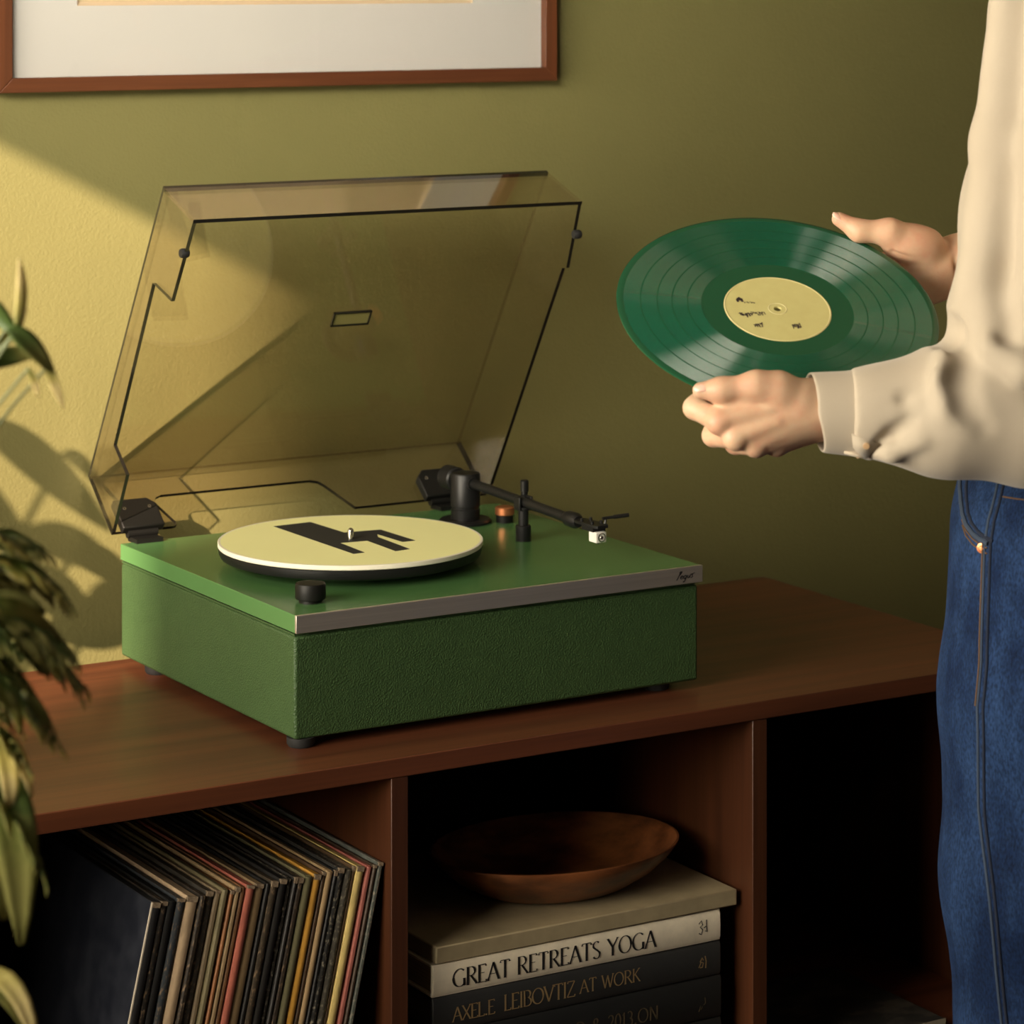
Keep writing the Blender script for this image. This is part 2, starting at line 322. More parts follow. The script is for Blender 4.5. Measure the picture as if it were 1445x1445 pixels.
# lid: smoked acrylic box, opened about its rear hinges.  Local (y,z) profile points, whole lid spans LX0..LX1
LX0, LX1, th = -.262, .250, .0045
P1, P2, P3 = Vector((.0655, .928)), Vector((-.152, 1.2893)), Vector((-.2335, 1.2570))
n1, n2, n3, n4, n5 = Vector((-.1735, 1.1605)), Vector((-.1225, 1.1765)), Vector((-.0110, .9755)), Vector((-.0475, .946)), Vector((-.0050, .8690))
sideL = [P1, P2, P3, n1, n2, n3, n4, n5]
n2r, n1r = Vector((-.1945, 1.1735)), Vector((-.2040, 1.1745))
sideR = [P1, P2, P3, n1r, n2r, Vector((-.0240, .8870)), n5]
lid = obj('lid', None or MB(), None, tt)
lid.location = (0, 0, 0)
def pane(name, mb, parent=lid, rim=lambda c: True):
    """sheet of acrylic: broad faces smoked, narrow rim faces dark"""
    me = mb.mesh(name); me.materials.append(M['acrylic']); me.materials.append(M['acredge'])
    big = max(p.area for p in me.polygons)
    for p in me.polygons: p.material_index = 1 if p.area <= .5*big and rim(p.center) else 0
    o = bpy.data.objects.new(name, me); COL.objects.link(o); o.parent = parent; return o
def quad_sheet(a, b, nrm, x0, x1):
    """sheet spanning profile a->b, thickness th towards nrm"""
    q = Vector(nrm).normalized()*th
    return MB().prism([a, b, b+q, a+q], 0, x0, x1)
bpy.data.objects.remove(lid)
lid = empty('lid'); lid.parent = tt
dirp = (P2-P1).normalized(); inn = Vector((dirp.y, -dirp.x)); inn = inn if inn.x < 0 else -inn    # towards the opening (front/below)
OFS = Vector((0, -.247, CZ))
nr_ = lambda c, a, tol: (Vector((c.y, c.z))+Vector((OFS.y, OFS.z))-a).length < tol
pane('lid_panel', T(quad_sheet(P1, P2, inn, LX0, LX1)), lid, lambda c: nr_(c, P2, .02) or c.x < LX0+.002)
fd = (P3-P2).normalized()
pane('lid_front_wall', T(quad_sheet(P2+inn*th, P3, Vector((fd.y, -fd.x)) if Vector((fd.y, -fd.x)).dot(P1-P2) > 0 else Vector((-fd.y, fd.x)), LX0, LX1)), lid, lambda c: nr_(c, P3, .02) or nr_(c, P2, .006))
def inset(poly): return poly
def side(poly, x0):
    return pane('lid_side_wall', T(MB().prism([tuple(p) for p in poly], 0, x0, x0+th)), lid, lambda c: not (nr_(c, (P1+P2)/2, .03) or nr_(c, (P2+P3)/2, .03)))
q2 = P2+(P1-P2).normalized()*th+inn*th; q1 = P1+(P2-P1).normalized()*0+inn*th
def trim(poly):
    out = list(poly); out[0] = q1; out[1] = q2; out[2] = P3+(P1-P2).normalized()*th; return out
side(trim(sideL), LX0); side(trim(sideR), LX1-th)
# rear wall with the cable cut-out: built in (x, s) where s runs from the crease down to the lower rim
rv = (n5-P1); rl = rv.length; ru = rv.normalized(); rn = Vector((ru.y, -ru.x)); rn = rn if rn.dot(P2-P1) > 0 else -rn
def rw(x, s, t=0): p = P1+ru*s+rn*t; return (x, p.x, p.y)
outl = [(LX0, th), (LX1, th), (LX1, rl), (.062, rl), (.034, .052), (.028, .046), (.018, .043), (-.183, .043), (-.1905, .046), (-.1945, .053), (-.178, rl-.006), (-.179, rl-.001), (-.184, rl), (LX0, rl)]
rb = MB(); k_ = len(outl)
rb.add([rw(x, s, 0) for x, s in outl]+[rw(x, s, th) for x, s in outl], [tuple(range(k_)), tuple(range(k_, 2*k_))[::-1]]+[(i, (i+1) % k_, k_+(i+1) % k_, k_+i) for i in range(k_)])
pane('lid_rear_wall', T(rb), lid, lambda c: not nr_(c, P1, .012))
# studs, badge slot, hinges
for x, q in ((LX0+.0017, Vector((-.2035, 1.2175))), (LX1-.0017, Vector((-.2215, 1.2165)))):
    obj('bumper', T(MB().lathe([(0, -.005), (.0045, -.005), (.0055, -.003), (.0055, .003), (.0045, .005), (0, .005)], (x, q.x-.002, q.y), 20, ax=(1, 0, 0))), 'rubber', lid)
def lp(x, s, t): p = P1+dirp*s+inn*t; return (x, p.x, p.y)
bs0 = .207; bx0, bx1, bw, bh = .0065, .0585, .0018, .0205
def slab(x0, x1, s0, s1, t0, t1):
    return MB().add([lp(x, s, t) for t in (t0, t1) for s in (s0, s1) for x in (x0, x1)], [(0, 2, 3, 1), (4, 5, 7, 6), (0, 1, 5, 4), (2, 6, 7, 3), (0, 4, 6, 2), (1, 3, 7, 5)])
bf = MB()
for a in ((bx0, bx1, bs0, bs0+bw), (bx0, bx1, bs0+bh-bw, bs0+bh), (bx0, bx0+bw, bs0, bs0+bh), (bx1-bw, bx1, bs0, bs0+bh)):
    q = slab(*a, th, th+.003); bf.add(q.v, q.f)
bo = obj('badge_frame', T(bf), 'acredge', lid, 0, False); bo['label'] = 'small black framed badge'
obj('badge_plate', T(slab(bx0+bw, bx1-bw, bs0+bw, bs0+bh-bw, th+.0002, th+.0012)), 'badge', lid, 0, False)
for hx0, hx1, ch in ((-.252, -.1985, 1), (.158, .212, -1)):
    hg = MB(); s0_, s1_, t1_ = .053, rl+.004, .011
    co = .010
    prof = [(hx0, s1_), (hx1, s1_), (hx1, s0_+(co if ch > 0 else 0)), (hx1-(co if ch > 0 else 0), s0_), (hx0+(0 if ch > 0 else co), s0_), (hx0, s0_+(0 if ch > 0 else co))]
    k_ = len(prof)
    hg.add([rw(x, s, th) for x, s in prof]+[rw(x, s, th+t1_) for x, s in prof], [tuple(range(k_)), tuple(range(k_, 2*k_))]+[(i, (i+1) % k_, k_+(i+1) % k_, k_+i) for i in range(k_)])
    ho = obj('hinge', T(hg), 'black', tt, .0015)
    hm = (hx0+hx1)/2; yz = rw(hm, rl, th+.004)
    obj('hinge_barrel', T(MB().cyl((hm-.019, yz[1], yz[2]-.006), .0055, .038, 20, ax=(1, 0, 0)).box(hm-.017, hm+.017, -.034, -.008, PZ-.0005, PZ+.005)), 'black', ho)
    for sx_ in (.2, .8):
        c_ = rw(hx0+(hx1-hx0)*sx_, s0_+.014, th+t1_); nv_ = Vector(rw(0, 0, 1))-Vector(rw(0, 0, 0))
        obj('screw', T(MB().lathe([(.0010, 0), (.0021, 0), (.0023, .0003), (.0018, .0006), (.0010, .0002)], c_, 14, ax=nv_)), 'steel', ho)

# ------------------------------------------------------------------ record sleeves
SL = [(215, 228, 'black with a white worn left edge', (.012, .012, .013), 1), (228, 238, 'black with brown flecked wear', (.014, .012, .010), 2), (238, 249, 'plain black', (.008, .008, .008), 0), (250, 262, 'dark slate blue flecked', (.030, .036, .042), 2),
      (263, 280, 'thick pale cream', (.52, .38, .24), 0), (281, 290, 'black with rusty flecks', (.022, .016, .011), 2), (291, 302, 'charcoal with tan edge wear', (.030, .026, .020), 2), (303, 312, 'grey tan', (.20, .15, .09), 1), (312, 321, 'olive grey', (.16, .135, .070), 0),
      (322, 328, 'narrow burnt orange', (.22, .085, .025), 0), (329, 337, 'sandy tan', (.36, .25, .13), 0), (337, 344, 'rust brown', (.20, .095, .038), 0), (345, 357, 'coral red', (.42, .125, .085), 0), (358, 372, 'faded khaki brown', (.24, .165, .085), 1), (373, 380, 'narrow black', (.009, .008, .007), 0),
      (380, 391, 'dark umber', (.040, .030, .019), 2), (392, 403, 'glossy black', (.012, .011, .010), 0), (404, 411, 'black with pale lettering specks', (.016, .013, .010), 3), (412, 418, 'narrow charcoal', (.022, .020, .018), 0), (418, 427, 'dark brown speckled', (.034, .024, .016), 2), (428, 440, 'mossy grey green', (.135, .125, .065), 1),
      (442, 453, 'mustard yellow', (.56, .29, .045), 0), (454, 460, 'narrow chocolate brown', (.075, .040, .018), 0), (460, 470, 'worn tan', (.30, .205, .105), 1), (470, 476, 'narrow jet black', (.007, .007, .007), 0), (476, 486, 'black with grey flecks', (.018, .018, .017), 3), (487, 498, 'speckled dark grey', (.070, .064, .050), 3),
      (498, 503, 'narrow walnut brown', (.095, .055, .024), 0), (503, 515, 'pale lemon', (.60, .46, .17), 0), (517, 526, 'rosy red', (.42, .135, .105), 0), (526, 532, 'narrow dark cocoa', (.045, .026, .014), 0), (533, 541.5, 'teal grey mottled', (.095, .105, .090), 3)]
ordn = ['leftmost', 'second', 'third', 'fourth', 'fifth', 'sixth', 'seventh', 'eighth', 'ninth', 'tenth', 'eleventh', 'twelfth', 'thirteenth', 'fourteenth', 'fifteenth', 'sixteenth', 'seventeenth', 'eighteenth', 'nineteenth', 'twentieth', '21st', '22nd', '23rd', '24th', '25th', '26th', '27th', '28th', '29th', '30th', '31st', 'rightmost']
XU = lambda u: -.449+(u-215)*(.2612/326.5)
lean = math.radians(12.4); SH = .313
def sleeve_mat(i, col, wear):
    if wear == 0: nz = ((70, 70, 30), tuple(c*.72 for c in col), .35, .75)
    elif wear == 1: nz = ((90, 90, 25), tuple(min(1, c*1.7+.03) for c in col), .45, .8)
    elif wear == 2: nz = ((420, 420, 150), (.26, .175, .10), .53, .66)
    else: nz = ((330, 330, 210), (.34, .30, .22), .51, .66)
    col = tuple(min(1, c*1.2) for c in col)
    return mat('sleeve_spine_%d' % i, col, .55, noise=nz, bump=(260, .3, .0008, 'noise'))
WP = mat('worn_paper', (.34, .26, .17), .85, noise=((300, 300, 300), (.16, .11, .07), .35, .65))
for i, (u0, u1, desc, col, wear) in enumerate(SL):
    t = (XU(u1)-XU(u0))*.90*math.cos(lean)
    hgt = SH+rnd.uniform(-.0015, .0015); yo = -.540+rnd.uniform(-.002, .0025)
    xt = XU(u0)  # top-left corner
    ztop = .607+(i/31)*.011
    bx = xt-hgt*math.sin(lean)
    cover = tuple(c*.8 for c in col) if i else (.010, .012, .020)
    cm = mat('sleeve_cover_%d' % i, cover, .5, noise=((30, 30, 30), tuple(min(1, c*1.5+.02) for c in cover), .4, .8))
    o = obj('record_sleeve', MB().box(0, t, .004, .312, 0, hgt), cm, None, .0008, False)
    o.rotation_euler = (0, lean, 0); o.location = (bx, yo, CF+.0006+t*math.sin(lean)+max(0, (ztop-CF-hgt*math.cos(lean)-t*math.sin(lean)))*0)
    tag(o, '%s spine, %s record sleeve from the left in the leaning row' % (desc, ordn[i]) if ordn[i] not in ('leftmost', 'rightmost') else '%s spine, %s record sleeve of the leaning row' % (desc, ordn[i]), 'record sleeve', 'record sleeves in the left compartment')
    sm_ = sleeve_mat(i, col, wear)
    so = obj('spine', MB().prism([(.0002, .006), (.0002, .0012), (t*.3, 0), (t*.7, 0), (t-.0002, .0012), (t-.0002, .006)], 2, .0005, hgt-.0003), sm_, o, 0)
    eo = obj('top_edge', MB().box(.0006, t-.0006, .004, .311, hgt-.0005, hgt+.0004), sm_, o, 0, False)
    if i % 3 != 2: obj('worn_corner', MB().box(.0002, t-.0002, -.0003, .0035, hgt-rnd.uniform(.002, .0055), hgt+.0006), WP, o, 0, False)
    if i == 0:
        obj('worn_edge', MB().box(-.0004, .0008, .0008, .003, 0, hgt), mat('worn_paper_edge', (.55, .48, .38), .8), o, 0, False)

# ------------------------------------------------------------------ books with lettering
GLY = {'A': (.72, [[(0, 0), (.36, 1)], [(.36, 1), (.72, 0)], [(.13, .36), (.59, .36)]], [(0, 0), (.72, 0)]),
 'B': (.6, [[(.08, 0), (.08, 1)], [(.08, 1)]+arc(.3, .76, .22, .24, 90, -90)+[(.08, .52)], [(.08, .52)]+arc(.32, .26, .26, .26, 90, -90)+[(.08, 0)]], [(.08, 0), (.08, 1)]),
 'D': (.72, [[(.08, 0), (.08, 1)], [(.08, 1)]+arc(.26, .5, .42, .5, 90, -90, 18)+[(.08, 0)]], [(.08, 0), (.08, 1)]),
 'E': (.55, [[(.08, 0), (.08, 1)], [(.08, 1), (.5, 1), (.5, .9)], [(.08, .53), (.42, .53)], [(.08, 0), (.53, 0), (.53, .12)]], [(.08, 0), (.08, 1)]),
 'G': (.80, [arc(.44, .5, .42, .5, 48, 318, 24), [(.74, .02), (.74, .42)]], [(.74, .42)]),
 'I': (.2, [[(.1, 0), (.1, 1)]], [(.1, 0), (.1, 1)]), 'L': (.5, [[(.08, 0), (.08, 1)], [(.08, 0), (.48, 0), (.48, .12)]], [(.08, 0), (.08, 1)]),
 'K': (.66, [[(.08, 0), (.08, 1)], [(.58, 1), (.1, .48)], [(.22, .58), (.64, 0)]], [(.08, 0), (.08, 1), (.58, 1), (.64, 0)]),
 'N': (.78, [[(.1, 0), (.1, 1)], [(.1, 1), (.68, 0)], [(.68, 0), (.68, 1)]], [(.1, 0), (.1, 1), (.68, 1)]),
 'O': (.86, [arc(.43, .5, .41, .5, 90, 450, 32)], []),
 'R': (.66, [[(.08, 0), (.08, 1)], [(.08, 1)]+arc(.28, .75, .26, .25, 90, -90)+[(.08, .5)], [(.28, .5), (.66, 0)]], [(.08, 0), (.08, 1), (.66, 0)]),
 'S': (.52, [arc(.26, .76, .21, .24, 40, 200, 12)+[(.2, .56), (.34, .46)]+arc(.26, .25, .23, .25, 20, -150, 14)], []),
 'T': (.64, [[(.32, 0), (.32, 1)], [(.02, .88), (.02, 1), (.62, 1), (.62, .88)]], [(.32, 0)]),
 'V': (.7, [[(0, 1), (.35, 0)], [(.35, 0), (.7, 1)]], [(0, 1), (.7, 1)]), 'W': (1.0, [[(0, 1), (.27, 0)], [(.27, 0), (.5, .95)], [(.5, .95), (.74, 0)], [(.74, 0), (1, 1)]], [(0, 1), (1, 1)]),
 'X': (.68, [[(.04, 1), (.64, 0)], [(.64, 1), (.04, 0)]], [(.04, 0), (.64, 0), (.04, 1), (.64, 1)]), 'Y': (.68, [[(0, 1), (.34, .48)], [(.68, 1), (.34, .48)], [(.34, .48), (.34, 0)]], [(0, 1), (.68, 1), (.34, 0)]),
 'Z': (.62, [[(.06, .88), (.06, 1), (.58, 1)], [(.58, 1), (.02, 0)], [(.02, 0), (.6, 0), (.6, .12)]], []), '.': (.22, [[(.1, 0), (.1, .1)]], []), ' ': (.34, [], []),
 '&': (.8, [[(.74, 0), (.2, .68)]+arc(.34, .8, .16, .2, 200, -30, 12)+[(.3, .52)]+arc(.3, .25, .27, .25, 130, 330, 14)+[(.7, .42)]], []),
 '2': (.5, [arc(.24, .74, .21, .26, 160, -30, 12)+[(.03, 0), (.48, 0)]], []), '0': (.5, [arc(.25, .5, .22, .5, 90, 450, 24)], []), '1': (.3, [[(.02, .8), (.16, 1), (.16, 0)]], [(.16, 0)]), '3': (.5, [arc(.22, .75, .2, .25, 140, -90, 12)+arc(.22, .25, .24, .25, 90, -140, 12)], [])}
def lettering(text, height, wid, thin, serif, place, name, m, parent, track=.12):
    x = 0; polys = []; ser = []
    for ch in text:
        g = GLY[ch]
        for s_ in g[1]: polys.append([(x+p[0], p[1]) for p in s_])
        if serif:
            for p in g[2]: ser.append([(x+p[0]-.09, p[1]), (x+p[0]+.09, p[1])])
        x += g[0]+track
    sc = height
    polys = [[(p[0]*sc, p[1]*sc) for p in s_] for s_ in polys+ser]
    return ribbon(polys, wid*sc, 0, place, name, m, parent, thin*sc), x*sc
BY = -.535
def book(name, x0, x1, z0, z1, dep, cov, pages, label, rough=.6, box_=False):
    root = tag(empty(name, (x0, BY, z0)), label, 'book', 'books stacked in the middle compartment')
    w_, h_ = x1-x0, z1-z0; cm = mat(name+'_cover', cov, rough, noise=((40, 40, 40), tuple(c*.8 for c in cov), .35, .75), bump=(300, .15, .0005, 'noise'))
    c_ = .0028
    if box_:
        obj('cover', MB().box(0, w_, 0, dep, 0, h_), cm, root, .0015)
    else:
        obj('cover', MB().box(0, w_, .002, dep, 0, c_).box(0, w_, .002, dep, h_-c_, h_), cm, root, .0006)
        obj('spine', MB().prism([(.006, c_*0), (.0025, 0), (.0003, .004), (0, h_/2), (.0003, h_-.004), (.0025, h_), (.006, h_)], 0, .0, w_), cm, root, .0012)
        obj('page_block', MB().box(.004, w_-.004, .006, dep-.004, c_, h_-c_), mat(name+'_pages', pages, .9, noise=((8, 8, 900), tuple(c*.7 for c in pages), .4, .6)), root, 0, False)
    return root
TBK = -.1225
b1 = book('clothbound_album', TBK, .2635, .4905, .5085, .30, (.40, .325, .195), (0, 0, 0), 'wide flat taupe album lying on top of the book stack under the bowl', .55, True)
b2 = book('art_book', TBK-.004, .2415, .4555, .4895, .285, (.90, .80, .62), (.55, .44, .30), 'cream book with black serif title lying second in the stack')
b3 = book('art_book', TBK-.004, .2415, .4175, .4545, .285, (.030, .030, .029), (.17, .13, .09), 'charcoal book with gold title, directly below the cream book', .5)
b4 = book('art_book', TBK-.004, .2425, .3705, .4165, .285, (.013, .013, .012), (.10, .08, .05), 'black book with faint gold lettering below the charcoal book', .5)
b5 = book('art_book', TBK-.004, .2425, CF+.001, .3695, .285, (.012, .012, .011), (.10, .08, .05), 'thick black book at the very bottom of the book stack', .5)
M['gold'] = mat('gold_foil', (.42, .29, .14), .42, metal=.35)
M['goldfaint'] = mat('worn_gold_foil', (.085, .062, .034), .6)
pl_ = lambda x0, z0: (lambda x, y, z: (x0+x, -.00045, z0+y))
_, tw = lettering('GREAT RETREATS YOGA', .0185, .155, .035, True, pl_(.024, .0075), 'title_lettering', 'ink', b2, .10)
print('title width', tw)
lettering('AXEL.E', .0150, .13, .05, True, pl_(.024, .0095), 'title_lettering', 'gold', b3, .04); lettering('LEIBOVTIZ', .0165, .13, .05, True, pl_(.0870, .0100), 'title_lettering', 'gold', b3, .065)
lettering('AT WORK', .0141, .12, .05, True, pl_(.1825, .0115), 'title_lettering', 'gold', b3, .10)
lettering('D & 2013.ON', .0150, .14, .06, False, pl_(.178, .0125), 'title_lettering', 'goldfaint', b4, .12)
emb = [[(0, 7), (2, 9), (3, 6), (1, 5), (3, 3), (2, 0), (0, 1)], [(4, 4), (6, 5), (6, 9)], [(6, 5), (6.5, 1), (5, 2)]]
em2 = [[(0, 1), (2, 5), (4, 4), (3, 1), (1, 1)], [(1, 5), (3, 8), (4, 6)], [(5.5, 9), (6.5, 5), (6, 0)]]
em3 = [[(0, 0), (1.5, 4), (2, 1), (3, 3)], [(5, 9), (5.5, 5), (4, 4)]]
for b_, e_, m_, sz in ((b2, emb, 'ink', .0017), (b3, em2, 'gold', .0015), (b4, em3, 'goldfaint', .0016)):
    ribbon([[(p[0]*sz, p[1]*sz) for p in s_] for s_ in e_], .0013, 0, pl_(.338, .0105), 'publisher_mark', m_, b_)
# ------------------------------------------------------------------ wooden bowl
bw_ = mat('bowl_wood', (.26, .088, .028), .40, noise=((16, 24, 50), (.075, .023, .008), .36, .66), coat=.15)
bl_ = MB().lathe([(0, 0), (.066, 0), (.092, .005), (.120, .020), (.140, .037), (.1485, .0480), (.1485, .0500), (.1460, .0502), (.137, .040), (.113, .023), (.085, .011), (.05, .007), (0, .006)], (0, 0, 0), 96, sx=1.0, sy=.76)
bo_ = obj('wooden_bowl', bl_, bw_); bo_.location = (.0935, -.424, .5087); bo_.rotation_euler = (0, 0, math.radians(0))
tag(bo_, 'shallow oval reddish-brown wooden bowl resting on the taupe album', 'bowl')
# ------------------------------------------------------------------ marbled portfolio, right compartment
po = obj('marbled_portfolio', MB().box(0, .262, 0, .212, 0, .010), mat('marbled_board', (.020, .019, .017), .55, noise=((26, 40, 26), (.060, .050, .040), .46, .60)), None, .001)
po.location = (.2950, -.540, CF+.0005); tag(po, 'dark marbled folder lying flat in the right compartment', 'folder')
obj('corner_guard', MB().add([(.262, -.0006, .0004), (.262, -.0006, .0106), (.216, -.0006, .0106), (.216, -.0006, .0004), (.262, .02, .0106), (.262, .0, .0106)], [(0, 1, 2, 3)]), mat('pale_edge', (.30, .27, .20), .7), po, 0, False)

# ------------------------------------------------------------------ implicit surfaces (smooth unions of tapered capsules), meshed with surface nets
class Field:
    def __init__(s, lo, hi, h):
        s.lo = np.array(lo, float); s.h = h; s.n = np.ceil((np.array(hi)-s.lo)/h).astype(int)+1
        s.ax = [s.lo[i]+h*np.arange(s.n[i]) for i in range(3)]; s.v = np.full(s.n, 1.0, np.float32)
    def _sl(s, lo, hi, m):
        a = np.clip(np.floor((np.array(lo)-m-s.lo)/s.h).astype(int), 0, s.n); b = np.clip(np.ceil((np.array(hi)+m-s.lo)/s.h).astype(int)+1, 0, s.n)
        if (b-a <= 0).any(): return None, None
        sl = tuple(slice(a[i], b[i]) for i in range(3))
        g = np.meshgrid(*[s.ax[i][sl[i]].astype(np.float32) for i in range(3)], indexing='ij'); return sl, g
    def _mix(s, sl, d, k, sub):
        c = s.v[sl]
        if sub:
            if k: hh = np.clip(.5-.5*(c+d)/k, 0, 1); s.v[sl] = c*(1-hh)-d*hh+k*hh*(1-hh)
            else: s.v[sl] = np.maximum(c, -d)
        else:
            if k: hh = np.clip(.5+.5*(c-d)/k, 0, 1); s.v[sl] = c*(1-hh)+d*hh-k*hh*(1-hh)
            else: s.v[sl] = np.minimum(c, d)
    def cone(s, a, b, ra, rb, k=.008, sub=False, sq=(1, 1, 1)):
        a = np.array(a, float); b = np.array(b, float); q = np.array(sq, float)
        R = max(ra, rb)/q.min(); sl, g = s._sl(np.minimum(a, b)-R, np.maximum(a, b)+R, k+4*s.h)
        if sl is None: return s
        ba = (b-a)*q; L2 = max(float(ba@ba), 1e-12); px = [(g[i]-a[i])*q[i] for i in range(3)]
        t = np.clip((px[0]*ba[0]+px[1]*ba[1]+px[2]*ba[2])/L2, 0, 1)
        d = np.sqrt((px[0]-t*ba[0])**2+(px[1]-t*ba[1])**2+(px[2]-t*ba[2])**2)-(ra+(rb-ra)*t)
        s._mix(sl, d.astype(np.float32), k, sub); return s
    def chain(s, pts, rads, k=.008, **kw):
        for i in range(len(pts)-1): s.cone(pts[i], pts[i+1], rads[i], rads[i+1], k, **kw)
        return s
    def ell(s, c, r, k=.01, sub=False):
        c = np.array(c, float); r = np.array(r, float); sl, g = s._sl(c-r, c+r, k+4*s.h)
        if sl is None: return s
        q = [(g[i]-c[i])/r[i] for i in range(3)]; k0 = np.sqrt(q[0]**2+q[1]**2+q[2]**2)+1e-6
        k1 = np.sqrt((q[0]/r[0])**2+(q[1]/r[1])**2+(q[2]/r[2])**2)+1e-6
        s._mix(sl, (k0*(k0-1)/k1).astype(np.float32), k, sub); return s
    def cut(s, n, c):   # keep the side n.(p-c) < c
        n = np.array(n, float); d = s.ax[0][:, None, None]*n[0]+s.ax[1][None, :, None]*n[1]+s.ax[2][None, None, :]*n[2]-c
        s.v = np.maximum(s.v, d.astype(np.float32)); return s
    def wobble(s, amp, comps):
        X, Y, Z = s.ax[0][:, None, None], s.ax[1][None, :, None], s.ax[2][None, None, :]
        for (kx, ky, kz, ph, a) in comps: s.v += (amp*a*np.sin(kx*X+ky*Y+kz*Z+ph)).astype(np.float32)
        return s
    def verts_faces(s):
        v = s.v; neg = v < 0; n = np.array(v.shape)
        acc = np.zeros((*(n-1), 3), np.float32); cnt = np.zeros(n-1, np.float32)
        edges = []
        for ax in range(3):
            a = [slice(None)]*3; b = [slice(None)]*3; a[ax] = slice(0, -1); b[ax] = slice(1, None); a = tuple(a); b = tuple(b)
            cr = neg[a] != neg[b]; idx = np.argwhere(cr)
            v0 = v[a][cr]; v1 = v[b][cr]; t = v0/(v0-v1); pos = idx.astype(np.float32); pos[:, ax] += t
            o1, o2 = [i for i in range(3) if i != ax]
            for d1 in (0, -1):
                for d2 in (0, -1):
                    ci = idx.copy(); ci[:, o1] += d1; ci[:, o2] += d2
                    ok = ((ci >= 0) & (ci < n-1)).all(1); c2 = ci[ok]
                    np.add.at(acc, (c2[:, 0], c2[:, 1], c2[:, 2]), pos[ok]); np.add.at(cnt, (c2[:, 0], c2[:, 1], c2[:, 2]), 1)
            edges.append((ax, o1, o2, idx, neg[a][cr]))
        act = cnt > 0; vid = np.full(n-1, -1, np.int64); vid[act] = np.arange(act.sum())
        V = (acc[act]/cnt[act][:, None])*s.h+s.lo
        F = []
        for ax, o1, o2, idx, sgn in edges:
            ok = (idx[:, o1] > 0) & (idx[:, o2] > 0) & (idx[:, o1] < n[o1]-1) & (idx[:, o2] < n[o2]-1); e = idx[ok]; sg = sgn[ok]
            def g(d1, d2):
                c = e.copy(); c[:, o1] += d1; c[:, o2] += d2; return vid[c[:, 0], c[:, 1], c[:, 2]]
            q = np.stack([g(-1, -1), g(0, -1), g(0, 0), g(-1, 0)], 1)
            flip = sg if ax != 1 else ~sg
            q[~flip] = q[~flip][:, ::-1]; F.append(q)
        return V, np.concatenate(F)
def vf_mesh(name, parts):
    vs = []; fs = []; o = 0
    for V, F in parts: vs.append(V); fs.append(F+o); o += len(V)
    V = np.concatenate(vs); F = np.concatenate(fs); me = bpy.data.meshes.new(name)
    me.from_pydata(V.tolist(), [], F.tolist()); me.update()
    for p in me.polygons: p.use_smooth = True
    return me

# ------------------------------------------------------------------ record in the hands
rc = empty('vinyl_record', (-.0195, -.9993, 1.218)); NREC = Vector((-.1914, -.4544, .87)).normalized()
rc.rotation_mode = 'QUATERNION'
xax = Vector((math.cos(math.radians(31)), -math.sin(math.radians(31)), 0)); xax = (xax-NREC*xax.dot(NREC)).normalized(); yax = NREC.cross(xax)
rc.rotation_quaternion = Matrix((xax, yax, NREC)).transposed().to_quaternion()
tag(rc, 'translucent dark green vinyl record with a pale yellow label held in two hands', 'record')
vm = mat('green_vinyl', (.005, .112, .060), .30, spec=.6)
nt = vm.node_tree; N = nt.nodes; Lk = nt.links; b = N['Principled BSDF']
tc = N.new('ShaderNodeTexCoord'); sx_ = N.new('ShaderNodeSeparateXYZ'); Lk.new(tc.outputs['Object'], sx_.inputs[0])
cx_ = N.new('ShaderNodeCombineXYZ'); Lk.new(sx_.outputs[0], cx_.inputs[0]); Lk.new(sx_.outputs[1], cx_.inputs[1])
ln = N.new('ShaderNodeVectorMath'); ln.operation = 'LENGTH'; Lk.new(cx_.outputs[0], ln.inputs[0])
rd = N.new('ShaderNodeVectorMath'); rd.operation = 'NORMALIZE'; Lk.new(cx_.outputs[0], rd.inputs[0])
def mth(op, a_, b_=None):
    q = N.new('ShaderNodeMath'); q.operation = op
    for i, v_ in enumerate((a_, b_)):
        if v_ is None: continue
        if isinstance(v_, (int, float)): q.inputs[i].default_value = v_
        else: Lk.new(v_, q.inputs[i])
    return q.outputs[0]
nz = N.new('ShaderNodeTexNoise'); nz.noise_dimensions = '1D'; nz.inputs['Scale'].default_value = 1; nz.inputs['Detail'].default_value = 4; nz.inputs['Roughness'].default_value = .7
Lk.new(mth('MULTIPLY', ln.outputs['Value'], 700), nz.inputs['W'])
amp = mth('MULTIPLY', mth('SINE', mth('MULTIPLY', ln.outputs['Value'], 17000)), mth('MULTIPLY_ADD', nz.outputs[0], 1.1))
sc_ = N.new('ShaderNodeVectorMath'); sc_.operation = 'SCALE'; Lk.new(rd.outputs[0], sc_.inputs[0]); Lk.new(mth('MULTIPLY', amp, 1.45), sc_.inputs['Scale'])
ad_ = N.new('ShaderNodeVectorMath'); ad_.operation = 'ADD'; Lk.new(tc.outputs['Normal'], ad_.inputs[0]); Lk.new(sc_.outputs[0], ad_.inputs[1])
vt = N.new('ShaderNodeVectorTransform'); vt.vector_type = 'NORMAL'; vt.convert_from = 'OBJECT'; vt.convert_to = 'WORLD'; Lk.new(ad_.outputs[0], vt.inputs[0])
nn_ = N.new('ShaderNodeVectorMath'); nn_.operation = 'NORMALIZE'; Lk.new(vt.outputs[0], nn_.inputs[0]); Lk.new(nn_.outputs[0], b.inputs['Normal'])
b.inputs['Roughness'].default_value = .20; b.inputs['Specular IOR Level'].default_value = .8
dm = mat('green_vinyl_dead_wax', (.010, .075, .032), .20, spec=.45)
RR = .151
def ring(r0, r1, z0, z1, n=128): return MB().lathe([(r0, z0), (r1, z0), (r1, z1), (r0, z1), (r0, z0)], (0, 0, 0), n)
